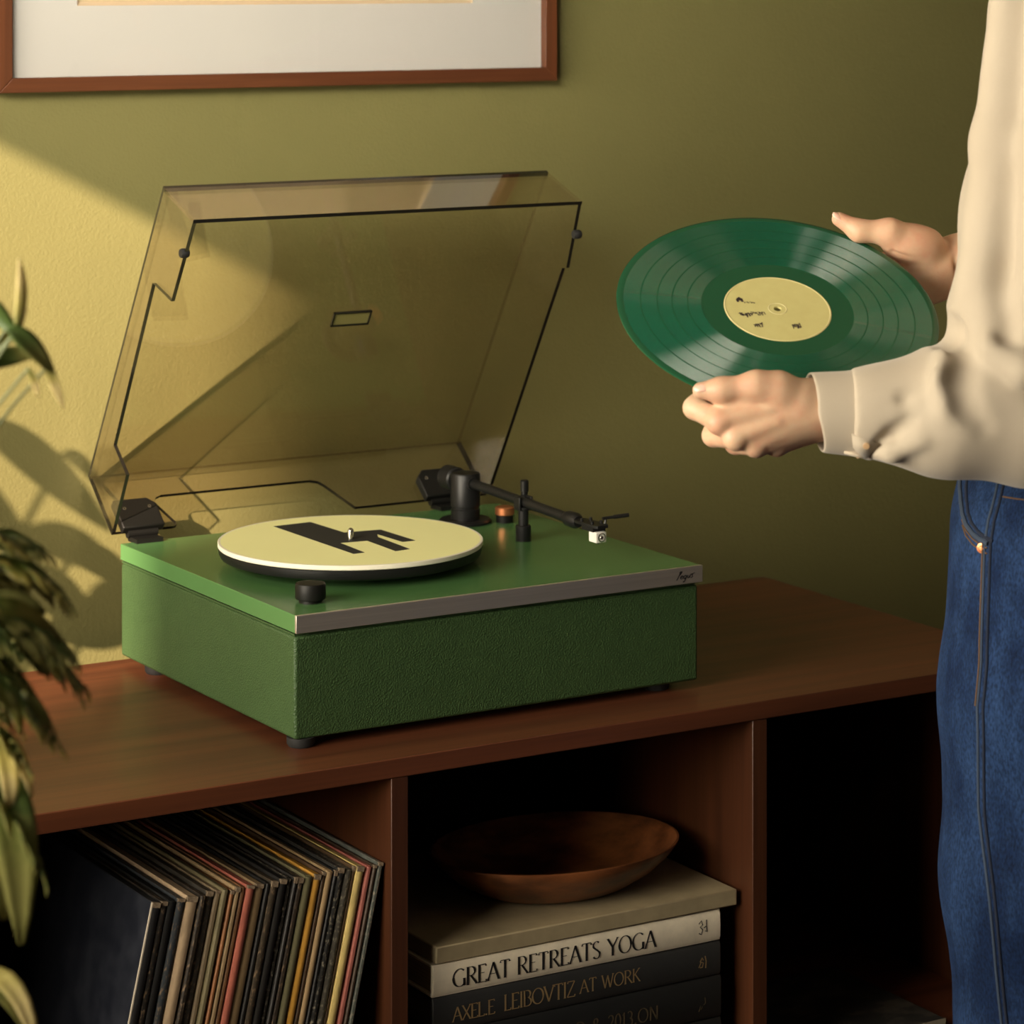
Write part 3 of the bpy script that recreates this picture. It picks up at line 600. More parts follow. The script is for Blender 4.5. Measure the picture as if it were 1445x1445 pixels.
obj('groove_area', MB().lathe([(.0715, -.0009), (.1445, -.0009), (.1445, .0009), (.0715, .0009), (.0715, -.0009)], (0, 0, 0), 160), vm, rc)
obj('outer_rim', MB().lathe([(.1445, -.0008), (.1500, -.0011), (.1510, -.0006), (.1510, .0006), (.1500, .0011), (.1445, .0008), (.1445, -.0008)], (0, 0, 0), 160), dm, rc)
obj('dead_wax', ring(.0505, .0715, -.00075, .00075), dm, rc)
lb = obj('paper_label', ring(.0037, .0505, -.0010, .0010), mat('label_paper', (.62, .57, .235), .7, noise=((60, 60, 60), (.58, .52, .21), .3, .7)), rc); lb['label'] = 'pale yellow paper label'
for r0, zz in ((.0495, .00102), (.0085, .00102)): obj('label_ring', MB().lathe([(r0-.0006, zz), (r0, zz+.0003), (r0+.0006, zz)], (0, 0, 0), 96), mat('label_ring', (.66, .60, .30), .6), lb)
for r0 in (.0845, .0990, .1130, .1285): obj('track_gap', MB().lathe([(r0-.0005, .00092), (r0+.0005, .00092)], (0, 0, 0), 128), dm, rc)
lm_ = mat('label_print', (.045, .030, .032), .7)
def scrib(name, c, w_, h_, n_, seed, wd):
    q = random.Random(seed); P_ = []
    for i in range(n_):
        x = c[0]+w_*(i/n_); P_.append([(x, c[1]+q.uniform(0, h_)), (x+w_/n_*q.uniform(.3, 1.4), c[1]+q.uniform(-.2, 1)*h_), (x+w_/n_*q.uniform(.2, 1.6), c[1]+q.uniform(-.5, .6)*h_)])
    ribbon(P_, wd, 0, lambda x, y, z: (x, y, .00125), name, lm_, lb)
scrib('label_mark', (-.0385, .0085), .006, .006, 5, 3, .0022); scrib('label_text', (-.031, .0065), .010, .002, 6, 4, .0007)
scrib('label_mark', (-.0375, -.0150), .012, .006, 8, 5, .0013); scrib('label_text', (-.026, -.0110), .013, .005, 8, 6, .0008); scrib('label_text', (-.0245, -.0285), .008, .006, 7, 8, .0010); scrib('label_text', (.0115, -.0270), .008, .007, 8, 9, .0008)

# ------------------------------------------------------------------ person (local axes: x forward, y the person's left, z up)
pe = tag(empty('person', (.3034, -1.03, 0), math.radians(149)), 'person in a tan shirt and blue jeans holding the green record in both hands', 'person')
skin = mat('skin', (.62, .410, .270), .48, noise=((38, 38, 38), (.60, .325, .215), .40, .70), bump=(420, .22, .0006, 'noise'), sss=.16, spec=.4)
nr = np.array([-.07, .4881, .87]); cr_ = np.array([.2927, .14, 1.218])
pd = lambda p: float((np.array(p)-cr_)@nr)
def under(p, target): p = np.array(p, float); return p+nr*(target-pd(p))
fn = Field((.185, .165, 1.085), (.400, .310, 1.200), .00125)
W1, W2 = (.2595, .2520, 1.1419), (.2100, .2520, 1.1415)
fn.cone(W2, W1, .024, .0235, .004, sq=(1, 1.25, 1))
K = .010
iM, mMm, rM, lM = (.3545, .2680, 1.1335), (.3400, .2695, 1.1195), (.3215, .2630, 1.1120), (.3015, .2500, 1.1105)
fn.cone((.2706, .2550, 1.1505), iM, .0195, .0118, K); fn.cone((.2663, .2590, 1.1426), mMm, .0190, .0118, K)
fn.cone((.2639, .2540, 1.1349), rM, .0175, .0108, K); fn.cone((.2629, .2420, 1.1290), lM, .0160, .0098, K)
fn.cone((.300, .252, 1.146), (.335, .256, 1.134), .0155, .012, K)
fn.cone((.290, .238, 1.135), (.325, .236, 1.122), .0150, .013, K)          # palm side
iP = (.3765, .2470, 1.1420); iD = under((.3640, .2320, 1.150), -.0125); iT = under((.3480, .2200, 1.16), -.0098)
fn.chain([iM, iP, iD, iT], [.0112, .0098, .0085, .0074], .0045)
mP = np.array((.3585, .2330, 1.1150)); mD = under((.3500, .2100, 1.13), -.030); mT = under((.3380, .1960, 1.14), -.0095)
fn.chain([mMm, mP, mD, mT], [.0112, .0100, .0088, .0075], .0035)
rP = np.array((.3380, .2240, 1.1065)); rD = under((.3320, .2020, 1.12), -.036); rT = under((.3220, .1880, 1.14), -.0095)
fn.chain([rM, rP, rD, rT], [.0106, .0096, .0084, .0072], .0035)
lP = np.array((.3140, .2170, 1.1050)); lD = under((.3110, .1990, 1.12), -.042); lT = under((.3040, .1860, 1.14), -.0095)
fn.chain([lM, lP, lD, lT], [.0096, .0084, .0074, .0064], .0035)
thC, thM, thI, thT = (.2842, .2640, 1.1545), (.3225, .2700, 1.1655), (.3540, .2690, 1.1615), under((.3725, .2660, 1.158), .0066)
fn.chain([thC, (.3035, .2665, 1.1615), thM, thI, thT], [.0155, .0150, .0120, .0098, .0074], .009)
fn.cone((.330, .262, 1.150), (.345, .262, 1.146), .0085, .007, .010)       # web between thumb and index
for M0, W0 in ((iM, (.285, .272, 1.150)), (mMm, (.283, .274, 1.142)), (rM, (.281, .270, 1.134))):   # tendons
    m_ = np.array(M0)+np.array((-.004, .0085, .003)); fn.cone(m_, np.array(W0)*.6+m_*.4, .0036, .0028, .006)
for c_ in (iM, mMm, rM, lM): fn.ell(np.array(c_)+np.array((.003, .004, -.001)), (.0092, .0092, .0092), .005)
near_hand = fn.verts_faces()
ff = Field((.055, -.060, 1.165), (.262, .075, 1.312), .0013)
ff.cone((.040, -.025, 1.236), (.0999, .0080, 1.2520), .026, .0245, .004)
ff.cone((.0999, .0080, 1.2520), (.160, .012, 1.248), .0235, .0180, K); ff.cone((.105, .008, 1.242), (.155, .020, 1.228), .0230, .0170, K)
FI = [((.1748, .0030, 1.2458), .0115), ((.1719, .0130, 1.2305), .0115), ((.1636, .0220, 1.2188), .0108), ((.1509, .0290, 1.2110), .0098)]
for (c_, r_) in FI: ff.cone((.118, .010, 1.242), c_, .0170, r_, K)
ff.ell((.1523, .0300, 1.2695), (.0300, .0195, .0185), .010); ff.ell((.1290, .0230, 1.2370), (.0245, .0175, .0240), .010)
for (c_, r_), (dx, dy, dz) in zip(FI, ((.040, -.006, -.004), (.042, -.004, -.010), (.036, 0, -.014), (.028, .004, -.016))):
    c_ = np.array(c_); p_ = under(c_+np.array((dx, dy, dz)), -.040); d_ = under(p_+np.array((.018, .010, 0)), -.020); t_ = under(d_+np.array((.010, .012, 0)), -.0098)
    ff.chain([c_, p_, d_, t_], [r_, r_*.9, r_*.78, r_*.66], .004)
fT, fI2, fM2, fC = (.2235, .0335, 1.2935), (.2040, .0365, 1.2825), (.1745, .0370, 1.2810), (.1395, .0250, 1.2640)
ff.chain([fC, fM2, fI2, fT], [.0190, .0128, .0102, .0070], .007)
ff.cone((.145, .048, 1.252), (.172, .042, 1.262), .0016, .0012, .006, sub=True)      # crease under the thumb mound
ff.cone((.110, .034, 1.262), (.112, .033, 1.238), .0012, .0012, .006, sub=True)
far_hand = ff.verts_faces()
# rest of the body, under the clothes, with the head
fb = Field((-.20, -.32, .02), (.30, .32, 1.88), .009)
for s_ in (1, -1):
    o_ = 0 if s_ > 0 else -.06
    fb.chain([(-.01+o_, .09*s_, .95), (.02+o_, .095*s_, .52), (-.02+o_, .095*s_, .09)], [.075, .050, .038], .03)
    fb.cone((-.03+o_, .095*s_, .05), (.12+o_, .102*s_, .042), .028, .022, .02)
fb.ell((-.035, 0, 1.0), (.085, .14, .12), .04); fb.ell((-.045, 0, 1.2), (.070, .135, .18), .05); fb.ell((-.045, 0, 1.38), (.075, .155, .12), .05)
fb.cone((-.04, -.15, 1.465), (-.01, .15, 1.465), .042, .042, .03)
fb.chain([(.02, .19, 1.47), (.08, .25, 1.14), (.22, .252, 1.1415)], [.046, .038, .0225], .02)
fb.chain([(-.05, -.19, 1.46), (-.04, -.215, 1.20), (.05, -.020, 1.239)], [.046, .036, .0245], .02)
fb.cone((-.01, 0, 1.48), (.01, 0, 1.62), .055, .052, .03)
fb.ell((.020, 0, 1.72), (.095, .075, .115), .02); fb.ell((.055, 0, 1.655), (.055, .052, .045), .03)
fb.cone((.113, 0, 1.72), (.128, 0, 1.692), .010, .013, .012); fb.cone((.100, -.02, 1.655), (.100, .02, 1.655), .009, .009, .01)
for s_ in (1, -1):
    fb.ell((.015, .078*s_, 1.70), (.018, .010, .030), .006); fb.ell((.112, .032*s_, 1.725), (.010, .016, .008), .008, sub=True)
body = obj('body', vf_mesh('body', [fb.verts_faces(), near_hand, far_hand]), skin, pe, sm=False)
nail = mat('nail', (.80, .50, .40), .28, spec=.6)
for c_, dr, nn in ((np.array(thT)+np.array((.0012, .0052, .0042)), (1, -.15, -.22), (-.1, .62, .78)), (np.array(fT)+np.array((.0004, .0042, .0040)), (1, -.05, .55), (-.45, .55, .75))):
    dv = Vector(dr).normalized(); nv = Vector(nn); nv = (nv-dv*nv.dot(dv)).normalized(); sv = dv.cross(nv)
    mb = MB(); vs = []; rows = 7
    for i in range(rows):
        for j in range(9):
            u_ = -1+2*i/(rows-1); w_ = -1+2*j/8; wd = .0050*math.sqrt(max(0, 1-max(0, u_-.2)**2*1.3))
            vs.append(Vector(c_)+dv*u_*.0062+sv*w_*wd+nv*(.0010-.0022*w_*w_-.0010*u_*u_))
    mb.add(vs, [(i*9+j, i*9+j+1, (i+1)*9+j+1, (i+1)*9+j) for i in range(rows-1) for j in range(8)])
    me = bpy.data.meshes.new('thumb_nail'); me.from_pydata(mb.v, [], mb.f); no = obj('thumb_nail', me, nail, pe)
    so_ = no.modifiers.new('solid', 'SOLIDIFY'); so_.thickness = .0012
hair = mat('hair', (.03, .016, .008), .5, noise=((300, 300, 40), (.05, .028, .014), .3, .7))
fh = Field((-.13, -.13, 1.56), (.15, .13, 1.88), .006)
fh.ell((.004, 0, 1.745), (.108, .088, .112), .01); fh.ell((-.05, 0, 1.66), (.06, .075, .09), .04); fh.ell((.115, 0, 1.675), (.085, .075, .085), .02, sub=True)
obj('hair', vf_mesh('hair', [fh.verts_faces()]), hair, pe, sm=False)

# shirt ------------------------------------------------
cloth = mat('tan_cotton', (.49, .42, .325), .85, noise=((7, 7, 7), (.45, .38, .29), .3, .7), bump=(700, .16, .0006, 'noise'), sheen=.25)
fs_ = Field((-.16, -.30, 1.03), (.285, .345, 1.60), .0037)
fs_.ell((-.055, 0, 1.16), (.098, .165, .20), .04); fs_.ell((-.068, 0, 1.36), (.096, .185, .17), .05)
fs_.cone((-.045, -.155, 1.475), (-.005, .15, 1.475), .062, .062, .05)
fs_.cone((-.025, 0, 1.50), (-.015, 0, 1.565), .064, .060, .02)
EL = (.080, .245, 1.138)
fs_.chain([(.034, .200, 1.490), (.060, .225, 1.31), (.078, .238, 1.21), EL], [.070, .069, .066, .060], .03)
fs_.chain([EL, (.150, .252, 1.1400), (.215, .254, 1.1405), (.240, .254, 1.1410)], [.060, .053, .035, .030], .03)
fs_.chain([(-.05, -.200, 1.48), (-.04, -.215, 1.20), (.055, -.022, 1.240)], [.070, .058, .036], .03)
# folds: raised tucks and sunk creases around the bent elbow and above the cuff
fs_.chain([(.150, .272, 1.2020), (.163, .300, 1.176), (.158, .303, 1.150), (.140, .300, 1.132)], [.012, .011, .009, .006], .012)
fs_.chain([(.138, .296, 1.200), (.146, .318, 1.178), (.142, .322, 1.156), (.128, .320, 1.138)], [.007, .012, .011, .006], .014, sub=True)
fs_.chain([(.135, .305, 1.198), (.110, .316, 1.178), (.080, .312, 1.160)], [.004, .006, .002], .010, sub=True)
fs_.chain([(.118, .300, 1.205), (.090, .312, 1.185), (.060, .306, 1.170)], [.010, .010, .005], .012)
fs_.chain([(.190, .303, 1.140), (.205, .294, 1.123), (.221, .280, 1.112)], [.0035, .0050, .003], .008, sub=True)
fs_.chain([(.180, .298, 1.122), (.205, .286, 1.108), (.222, .272, 1.106)], [.006, .006, .003], .010)
fs_.chain([(.195, .296, 1.158), (.182, .302, 1.172), (.172, .296, 1.186)], [.003, .004, .002], .008, sub=True)
fs_.chain([(.092, .296, 1.56), (.098, .297, 1.40), (.104, .300, 1.27), (.104, .304, 1.215)], [.012, .016, .014, .006], .022, sub=True)
fs_.chain([(.062, .284, 1.52), (.070, .292, 1.38), (.080, .296, 1.25)], [.016, .018, .016], .020)
fs_.chain([(.092, .250, 1.54), (.106, .256, 1.38), (.122, .262, 1.26)], [.017, .018, .014], .026)
fs_.chain([(.168, .185, 1.214), (.151, .262, 1.212), (.140, .318, 1.200)], [.018, .015, .008], .008, sub=True)
fs_.wobble(.0011, [(38, 21, 27, .3, 1), (-25, 44, 31, 1.7, .8), (61, -33, 47, 2.2, .5)])
fs_.cut((.985, .02, .02), .985*.238+.02*.254+.02*1.141)
sh = obj('shirt', vf_mesh('shirt', [fs_.verts_faces()]), cloth, pe, sm=False)
# cuff: an open, slightly flattened tube with the slit corner hanging below
def loft(rings, thick, name, m, parent):
    n_ = len(rings[0]); mb = MB(); k = len(rings)
    for R_ in rings: mb.v += [tuple(p) for p in R_]
    mb.f = [(i*n_+j, i*n_+(j+1) % n_, (i+1)*n_+(j+1) % n_, (i+1)*n_+j) for i in range(k-1) for j in range(n_)]
    o = obj(name, mb, m, parent); q = o.modifiers.new('solid', 'SOLIDIFY'); q.thickness = thick; q.offset = 0
    q = o.modifiers.new('sub', 'SUBSURF'); q.levels = 1; q.render_levels = 1; return o
rings = []
for i, (x, ry, rz, zc, slant) in enumerate([(.2180, .0330, .0385, 1.1395, 0), (.2250, .0330, .0385, 1.1395, 0), (.2330, .0325, .0360, 1.1395, .0), (.2500, .0318, .0345, 1.1400, .0), (.2680, .0312, .0335, 1.1405, 0), (.2735, .0308, .0330, 1.1408, 0)]):
    R_ = []
    for j in range(40):
        a = 2*PI*j/40; lo_ = max(0, -math.sin(a))
        R_.append((x-.010*lo_*(i/5)-.004*math.cos(a), .2545+ry*math.cos(a), zc+rz*math.sin(a)*(1+.10*(lo_**4))))
    rings.append(R_)
loft(rings, .0022, 'cuff', cloth, sh)
seamm = mat('tan_thread', (.52, .36, .21), .9)
def ring_seam(x, grow): return MB().tube([(x-.004*math.cos(a), .2545+(.0330+grow)*math.cos(a), 1.1398+(.0362+grow)*math.sin(a)*(1+.10*max(0, -math.sin(a))**4)) for a in [2*PI*j/48 for j in range(49)]], .0006, 6)
obj('cuff_seam', ring_seam(.2315, .0012), seamm, sh)
fl = MB().add([(.2400, .288, 1.1240), (.2150, .287, 1.1150), (.2265, .279, 1.1005), (.2385, .284, 1.112)], [(0, 1, 2, 3)])
fo = obj('cuff_flap', fl, cloth, sh); q = fo.modifiers.new('solid', 'SOLIDIFY'); q.thickness = .0022
fl2 = MB().add([(.2262, .279, 1.1010), (.2450, .270, 1.1045), (.2440, .262, 1.1065), (.2255, .268, 1.103)], [(0, 1, 2, 3)])
fo = obj('cuff_flap', fl2, cloth, sh); q = fo.modifiers.new('solid', 'SOLIDIFY'); q.thickness = .0022
obj('cuff_button', MB().cyl((.2270, .2865, 1.1145), .0032, .0018, 18, ax=(.1, 1, -.3), bev=.0005), mat('button', (.55, .36, .20), .35), sh)

# jeans ------------------------------------------------
denim = mat('blue_denim', (.0040, .014, .050), .85, noise=((20, 20, 9), (.020, .050, .135), .38, .72), bump=(520, .45, .0010, 'noise'), spec=.2)
nt = denim.node_tree; N = nt.nodes; Lk = nt.links; b = N['Principled BSDF']; src = b.inputs['Base Color'].links[0].from_socket
tc = N.new('ShaderNodeTexCoord'); mp = N.new('ShaderNodeMapping'); mp.inputs['Scale'].default_value = (520, 520, 240); tx = N.new('ShaderNodeTexNoise'); tx.inputs['Scale'].default_value = 1
mr = N.new('ShaderNodeMapRange'); mr.inputs[1].default_value = .3; mr.inputs[2].default_value = .7; mr.inputs[3].default_value = .55; mr.inputs[4].default_value = 1.5
mx = N.new('ShaderNodeMix'); mx.data_type = 'RGBA'; mx.blend_type = 'MULTIPLY'; mx.inputs['Factor'].default_value = 1
Lk.new(tc.outputs['Object'], mp.inputs[0]); Lk.new(mp.outputs[0], tx.inputs['Vector']); Lk.new(tx.outputs[0], mr.inputs[0]); Lk.new(src, mx.inputs['A']); Lk.new(mr.outputs[0], mx.inputs['B']); Lk.new(mx.outputs['Result'], b.inputs['Base Color'])
fj = Field((-.19, -.24, .05), (.16, .245, 1.115), .0048)
for s_ in (1, -1):
    o_ = 0 if s_ > 0 else -.060
    fj.chain([(.005+o_, .092*s_, 1.00), (.015+o_, .094*s_, .85), (.023+o_, .098*s_, .68), (.026+o_, .100*s_, .53), (.0+o_, .100*s_, .30), (-.015+o_, .100*s_, .08)], [.118, .117, .108, .092, .088, .090], .02)
fj.ell((-.045, 0, 1.0), (.125, .178, .15), .04); fj.ell((-.055, .07, .93), (.085, .085, .09), .04); fj.ell((-.055, -.07, .93), (.085, .085, .09), .04)
fj.cone((-.050, -.055, 1.085), (-.010, .060, 1.085), .108, .110, .03)
fj.wobble(.0007, [(22, 13, 31, .3, 1), (-31, 24, 17, 1.7, .8), (47, 15, -39, 2.2, .6)])
fj.cut((0, 0, 1), 1.083); fj.cut((0, 0, -1), -.07)
jn = obj('jeans', vf_mesh('jeans', [fj.verts_faces()]), denim, pe, sm=False)
from mathutils.bvhtree import BVHTree
bv_ = BVHTree.FromPolygons([v.co for v in jn.data.vertices], [p.vertices[:] for p in jn.data.polygons])
def on_jeans(a, z, off=.0):
    for aa in [a-.0015*i for i in range(24)]:
        hit = bv_.ray_cast(Vector((aa, 1, z)), Vector((0, -1, 0)))
        if hit[0] is not None: return hit[0]+hit[1]*off
    return Vector((a-.02, .1, z))
def dens(pts, n_=6):
    out = []
    for i in range(len(pts)-1):
        for j in range(n_): t = j/n_; out.append((pts[i][0]*(1-t)+pts[i+1][0]*t, pts[i][1]*(1-t)+pts[i+1][1]*t))
    return out+[pts[-1]]
denl = mat('denim_seam_faded', (.035, .055, .095), .85, bump=(500, .4, .001, 'noise'))
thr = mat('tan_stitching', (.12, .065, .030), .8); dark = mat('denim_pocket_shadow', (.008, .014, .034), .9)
SE = [(.0875, 1.062), (.0985, 1.025), (.1018, 1.005), (.1064, .8944), (.1105, .8553), (.1083, .7574), (.0986, .6595), (.0888, .565), (.075, .42), (.07, .25), (.068, .09)]
obj('side_seam', MB().tube([on_jeans(a, z, .0) for a, z in dens(SE)], .0016, 8), denl, jn)
obj('side_seam', MB().tube([on_jeans(a-.0045, z, .0002) for a, z in dens(SE)], .0016, 8), dark, jn)
obj('seam_stitch', MB().tube([on_jeans(a+.0008, z, .0016) for a, z in dens(SE[2:5])], .0009, 6), thr, jn)
PO = [(x-.006, z) for x, z in ((.1170, 1.060), (.1195, 1.052), (.1215, 1.0435), (.1225, 1.034), (.1225, 1.0235), (.1205, 1.0155), (.1160, 1.0095), (.1105, 1.0060), (.1050, 1.0040))]
obj('pocket_edge', MB().tube([on_jeans(a, z, .0004) for a, z in dens(PO, 4)], .0026, 8), denl, jn)
obj('pocket_opening', MB().tube([on_jeans(a-.0035, z+.0030, .0) for a, z in dens(PO[1:], 4)], .0019, 8), dark, jn)
for o_ in (.0045, .0095): obj('pocket_stitch', MB().tube([on_jeans(a+.0010, z-o_, .0004) for a, z in dens(PO[4:], 4)], .0008, 6), thr, jn)
rv_ = on_jeans(.1040, .9985, .0); nvr = Vector((.55, .83, 0))
obj('rivet', MB().lathe([(0, .0030), (.0020, .0029), (.0028, .0018), (.0048, .0016), (.0052, 0)], rv_, 24, ax=nvr), 'copper', jn)
for z0_, m_ in ((1.0585, thr), (1.0475, thr)): obj('waist_stitch', MB().tube([on_jeans(a, z0_, .0005) for a in [.086-.004*i for i in range(40)]], .0008, 6), m_, jn)
wb = []
for z_, g_ in ((1.052, .001), (1.066, .002), (1.082, .002), (1.090, .0015)):
    wb.append([(-.026+.22*(.168*math.sin(a))+(.106+g_)*math.copysign(abs(math.cos(a))**.9, math.cos(a)), (.168+g_)*math.copysign(abs(math.sin(a))**.9, math.sin(a)), z_) for a in [2*PI*j/64 for j in range(64)]])
loft(wb, .003, 'waistband', denim, jn)
shm = mat('shoe_leather', (.05, .028, .016), .45)
for s_ in (1, -1):
    fz = Field((-.10, -.06, -.002), (.20, .06, .11), .005)
    fz.cone((-.035, 0, .045), (.13, .0, .032), .044, .038, .02); fz.cone((-.02, 0, .05), (-.015, 0, .09), .045, .046, .02); fz.cut((0, 0, -1), -.002)
    so_ = obj('shoe', vf_mesh('shoe', [fz.verts_faces()]), shm, pe, sm=False); so_.location = (-.01+(0 if s_ > 0 else -.06), .1*s_, 0)

# ------------------------------------------------------------------ plants
def leaf_mat(name, c1, c2, c3):
    m = mat(name, c1, .45, spec=.4); nt = m.node_tree; N = nt.nodes; L = nt.links; b = N['Principled BSDF']
    uv = N.new('ShaderNodeUVMap'); sx = N.new('ShaderNodeSeparateXYZ'); L.new(uv.outputs[0], sx.inputs[0])
    tc = N.new('ShaderNodeTexCoord'); nz = N.new('ShaderNodeTexNoise'); nz.inputs['Scale'].default_value = 45; nz.inputs['Detail'].default_value = 3; L.new(tc.outputs['Object'], nz.inputs['Vector'])
    ad_ = N.new('ShaderNodeMath'); ad_.operation = 'MULTIPLY_ADD'; ad_.inputs[1].default_value = .7; L.new(nz.outputs[0], ad_.inputs[0]); L.new(sx.outputs[0], ad_.inputs[2])
    rp = N.new('ShaderNodeValToRGB'); e = rp.color_ramp.elements; e[0].position = .35; e[0].color = (*c1, 1); e[1].position = 1.25 if False else 1.0; e[1].color = (*c3, 1)
    q = e.new(.72); q.color = (*c2, 1)
    L.new(ad_.outputs[0], rp.inputs[0]); L.new(rp.outputs[0], b.inputs['Base Color']); b.inputs['Subsurface Weight'].default_value = 0
    tr_ = N.new('ShaderNodeBsdfTranslucent'); L.new(rp.outputs[0], tr_.inputs[0]); mx = N.new('ShaderNodeMixShader'); mx.inputs[0].default_value = .25
    L.new(b.outputs[0], mx.inputs[1]); L.new(tr_.outputs[0], mx.inputs[2]); L.new(mx.outputs[0], N['Material Output'].inputs[0]); return m
LM = leaf_mat('leaf_green', (.070, .125, .026), (.12, .175, .045), (.36, .35, .11))
LV = leaf_mat('leaf_variegated', (.20, .23, .045), (.60, .52, .16), (.90, .76, .36))
LD = leaf_mat('leaf_dark', (.060, .095, .014), (.10, .135, .022), (.34, .29, .07))
def leaf_geo(mb, uvs, pts, width, side=Vector((0, 1, 0)), fold=.25, rows=9):
    pts = [Vector(p) for p in pts]
    def bez(t):
        q = pts
        while len(q) > 1: q = [q[i].lerp(q[i+1], t) for i in range(len(q)-1)]
        return q[0]
    o = len(mb.v); vs = []; fs = []
    for i in range(rows+1):
        t = i/rows; p = bez(t); tg_ = (bez(min(1, t+.02))-bez(max(0, t-.02))).normalized()
        sd_ = (side-tg_*side.dot(tg_)).normalized(); nn = tg_.cross(sd_)
        wd = width/2*(math.sin(PI*min(1, t*.93+.035))**.75)*(1-.25*t)
        for w_ in (-1, -.5, 0, .5, 1):
            vs.append(p+sd_*w_*wd+nn*fold*abs(w_)*wd); uvs.append((t, .5+.5*w_))
    for i in range(rows):
        for j in range(4): fs.append((i*5+j, i*5+j+1, (i+1)*5+j+1, (i+1)*5+j))
    mb.add(vs, fs)
def leaf_obj(name, mb, uvs, m, parent, thick=.0006):
    me = bpy.data.meshes.new(name); me.from_pydata(mb.v, [], mb.f); me.update(); ul = me.uv_layers.new(name='UVMap')
    for lp_ in me.loops: ul.data[lp_.index].uv = uvs[lp_.vertex_index]
    o = obj(name, me, m, parent); q = o.modifiers.new('solid', 'SOLIDIFY'); q.thickness = thick; return o
fp = tag(empty('potted_fern', (-1.0504, -1.3482, .80), -math.radians(31)), 'leafy green fern with yellow-tipped leaves, out of focus at the left edge', 'plant')
X_ = lambda u: (u+260)*.000464
Z_ = lambda v: 1.537-(v+45)*1.95/4200-.80
V3 = lambda u, v, dy=0: Vector((X_(u), dy, Z_(v)))
obj('pot', MB().lathe([(0, 0), (.055, 0), (.062, .004), (.084, .150), (.088, .152), (.088, .170), (.080, .170), (.076, .155), (0, .150)], (0, 0, 0), 48), mat('terracotta', (.32, .12, .06), .8, noise=((20, 20, 20), (.26, .10, .05), .3, .7)), fp)
obj('soil', MB().lathe([(.077, .154), (.05, .158), (0, .160)], (0, 0, 0), 32), mat('soil', (.02, .013, .008), .95, bump=(120, .8, .004, 'noise')), fp)
CR = Vector((.0, 0, .158))
stem_m = mat('plant_stem', (.10, .13, .03), .5)
def curve(pts, n=14):
    pts = [Vector(p) for p in pts]; out = []
    for k in range(n+1):
        q = pts
        while len(q) > 1: q = [q[i].lerp(q[i+1], k/n) for i in range(len(q)-1)]
        out.append(q[0])
    return out
obj('stem', MB().tube(curve([CR, V3(-160, 800), V3(-80, 560, .01), V3(18, 475)]), [.0035-.0018*i/14 for i in range(15)], 8), stem_m, fp)
for base, mid, tip, wd, m_, sd_ in [((22, 470, 0), (34, 420, .01), (27, 366, 0), .0095, LV, (1, .6, 0)), ((10, 462, 0), (40, 478, 0), (74, 534, .01), .0165, LM, (.3, .5, 1)), ((62, 522, .01), (76, 540, 0), (90, 576, 0), .0075, LV, (1, .4, 0)),
        ((20, 470, 0), (-30, 420, .02), (-80, 410, .02), .018, LM, (.2, .6, 1)), ((-4, 490, .01), (10, 470, 0), (30, 440, .02), .014, LV, (1, .5, .6)), ((-20, 520, 0), (10, 500, .02), (48, 508, .02), .015, LM, (0, .6, 1)), ((40, 520, 0), (50, 540, 0), (54, 560, 0), .006, LV, (1, .3, 0)),
        ((-15, 1015, -.02), (35, 1020, -.03), (52, 1112, -.02), .0125, LV, (1, .7, 0)), ((0, 1030, -.01), (30, 1080, -.03), (20, 1130, -.02), .015, LV, (1, .5, .2)), ((-10, 1060, -.01), (40, 1120, -.03), (37, 1318, -.02), .034, LM, (1, .35, 0)), ((-40, 1080, 0), (10, 1160, -.03), (10, 1290, -.01), .030, LM, (1, .5, 0)),
        ((-50, 1385, -.01), (40, 1310, -.03), (62, 1490, -.02), .0150, LV, (1, .5, .5)), ((-70, 1400, 0), (20, 1350, -.02), (40, 1470, 0), .012, LM, (1, .5, .5)), ((-30, 990, 0), (40, 950, -.03), (80, 1010, -.03), .018, LM, (.2, .6, 1)), ((-60, 900, 0), (0, 820, .0), (60, 870, .01), .020, LM, (.2, .6, 1)),
        ((-30, 860, -.02), (20, 830, -.02), (88, 905, 0), .018, LD, (.2, .6, 1))]:
    mb = MB(); uv_ = []; leaf_geo(mb, uv_, [V3(*base), V3(*mid), V3(*tip)], wd, Vector(sd_)); leaf_obj('leaf', mb, uv_, m_, fp)
    obj('leaf_stalk', MB().tube(curve([CR, (CR+V3(*base))*.5+Vector((-.02, 0, .06 if base[1] < 1200 else .03)), V3(*base)], 8), .0011, 6), stem_m, fp)
q_ = random.Random(5)
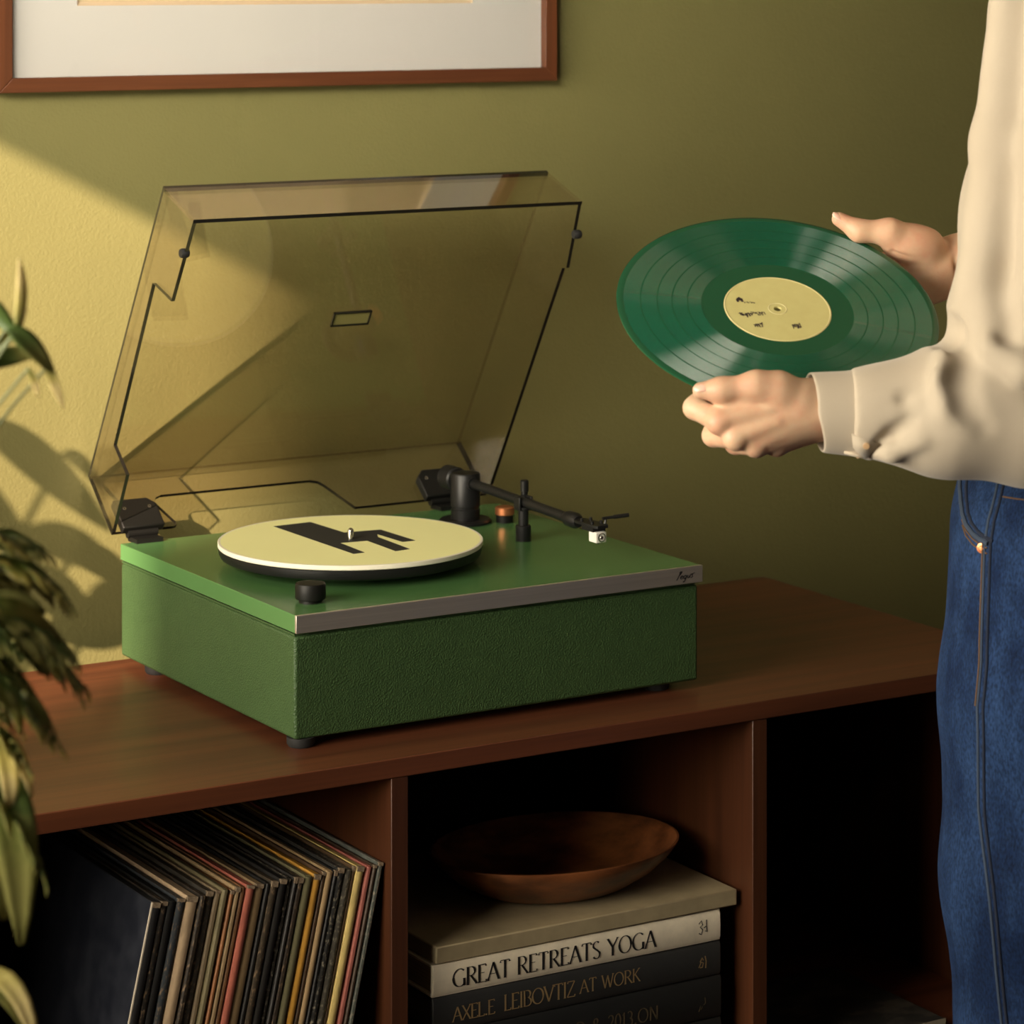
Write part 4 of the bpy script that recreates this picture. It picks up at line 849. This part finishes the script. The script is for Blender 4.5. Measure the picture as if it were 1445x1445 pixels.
for (tu, tv, ty, arch) in [(105, 862, .0, 190), (116, 930, -.02, 170), (122, 985, .01, 190), (100, 1045, -.03, 200), (70, 800, .02, 120), (40, 775, -.01, 110), (60, 1060, -.05, 220), (84, 880, .04, 160), (95, 960, .05, 200), (30, 985, -.06, 210), (50, 905, -.05, 170), (72, 1235, -.02, 330), (15, 840, -.04, 150), (70, 1000, -.04, 190), (20, 930, .02, 180), (85, 915, -.03, 150), (40, 870, .03, 140), (60, 1030, .03, 210), (105, 1010, .04, 210), (30, 1040, .01, 230), (10, 890, -.02, 130), (75, 950, .01, 170), (50, 980, -.01, 200)]:
    path = curve([CR, V3(-150, tv-arch, ty*.5), V3((tu-60), tv-arch*.55, ty), V3(tu, tv, ty)], 26)
    mb = MB(); uv_ = []
    for i in range(9, 27):
        t = (i-9)/17; p = path[i]; tg_ = (path[min(26, i+1)]-path[i-1]).normalized(); up_ = Vector((0, 0, 1)); sd_ = tg_.cross(up_)
        if sd_.length < .1: sd_ = Vector((0, 1, 0))
        sd_.normalize(); nn = sd_.cross(tg_); ln_ = .026*(math.sin(PI*(.18+.78*t))**.8)*q_.uniform(.85, 1.15)
        for s_ in (1, -1):
            dv = (sd_*s_*.75+nn*q_.uniform(-.25, .55)*s_*.6+tg_*.65+Vector((0, 0, -.25))).normalized()
            leaf_geo(mb, uv_, [p, p+dv*ln_*.5+Vector((0, 0, .002)), p+dv*ln_+Vector((0, 0, -.003))], ln_*.46, tg_.cross(dv).cross(dv)+tg_*.3, .2, 4)
    fo_ = leaf_obj('frond', mb, uv_, LD if q_.random() < .6 else LM, fp, .0004)
    obj('rachis', MB().tube(path, [.0014-.0009*i/26 for i in range(27)], 6), stem_m, fo_)
ps = tag(empty('plant_stand', (-1.0504, -1.3482, 0)), 'round wooden plant stand under the fern beside the window', 'plant stand')
obj('stand_top', MB().cyl((0, 0, .775), .12, .025, 40, bev=.003), 'woodx', ps)
for k in range(3):
    a = 2*PI*k/3+.4; obj('leg', MB().tube([(.085*math.cos(a), .085*math.sin(a), .776), (.14*math.cos(a), .14*math.sin(a), 0)], [.013, .009], 14), 'woodz', ps)
# tall plant near the window: its leaves throw the dappled shade on the sunny wall
tp = tag(empty('tall_houseplant', (-1.22, -.36, 0)), 'tall broad-leaved houseplant in a basket between window and sideboard', 'plant')
obj('basket', MB().lathe([(0, .0), (.13, 0), (.15, .02), (.165, .18), (.155, .30), (.145, .30), (.15, .26), (0, .26)], (0, 0, 0), 40), mat('woven_basket', (.25, .15, .07), .9, bump=(90, .8, .006, 'voronoi')), tp)
def wpt(X, Z, dy): return Vector((X-dy/.7+1.22, WY-dy+.36, Z+.512*dy/.7))
q_ = random.Random(11)
for (X, Z, dX, dZ, wd) in [(-.40, 1.00, .17, -.14, .055), (-.47, .98, .16, -.17, .06), (-.50, .90, .14, -.12, .05), (-.29, .955, .055, -.055, .022), (-.34, .86, .12, -.05, .04), (-.28, .83, .09, -.045, .035), (-.36, .80, .10, -.03, .05), (-.26, .775, .09, -.035, .045), (-.42, .83, .10, -.09, .06), (-.44, .77, .12, -.03, .06), (-.31, .745, .12, -.01, .05), (-.52, 1.08, .10, -.08, .04), (-.55, .80, .12, -.05, .08), (-.205, .80, .05, -.05, .03)]:
    dy = q_.uniform(.38, .52); a = wpt(X, Z, dy); b_ = wpt(X+dX, Z+dZ, dy+q_.uniform(-.05, .05))
    mb = MB(); uv_ = []; leaf_geo(mb, uv_, [a, a.lerp(b_, .5)+Vector((0, 0, .02)), b_], wd*1.3, Vector((.3, .5, 1)), .15); leaf_obj('leaf', mb, uv_, LM, tp)
    obj('leaf_stalk', MB().tube(curve([(0, 0, .26), (a.x*.3, a.y*.3, a.z*.75), a], 10), .003, 6), stem_m, tp)
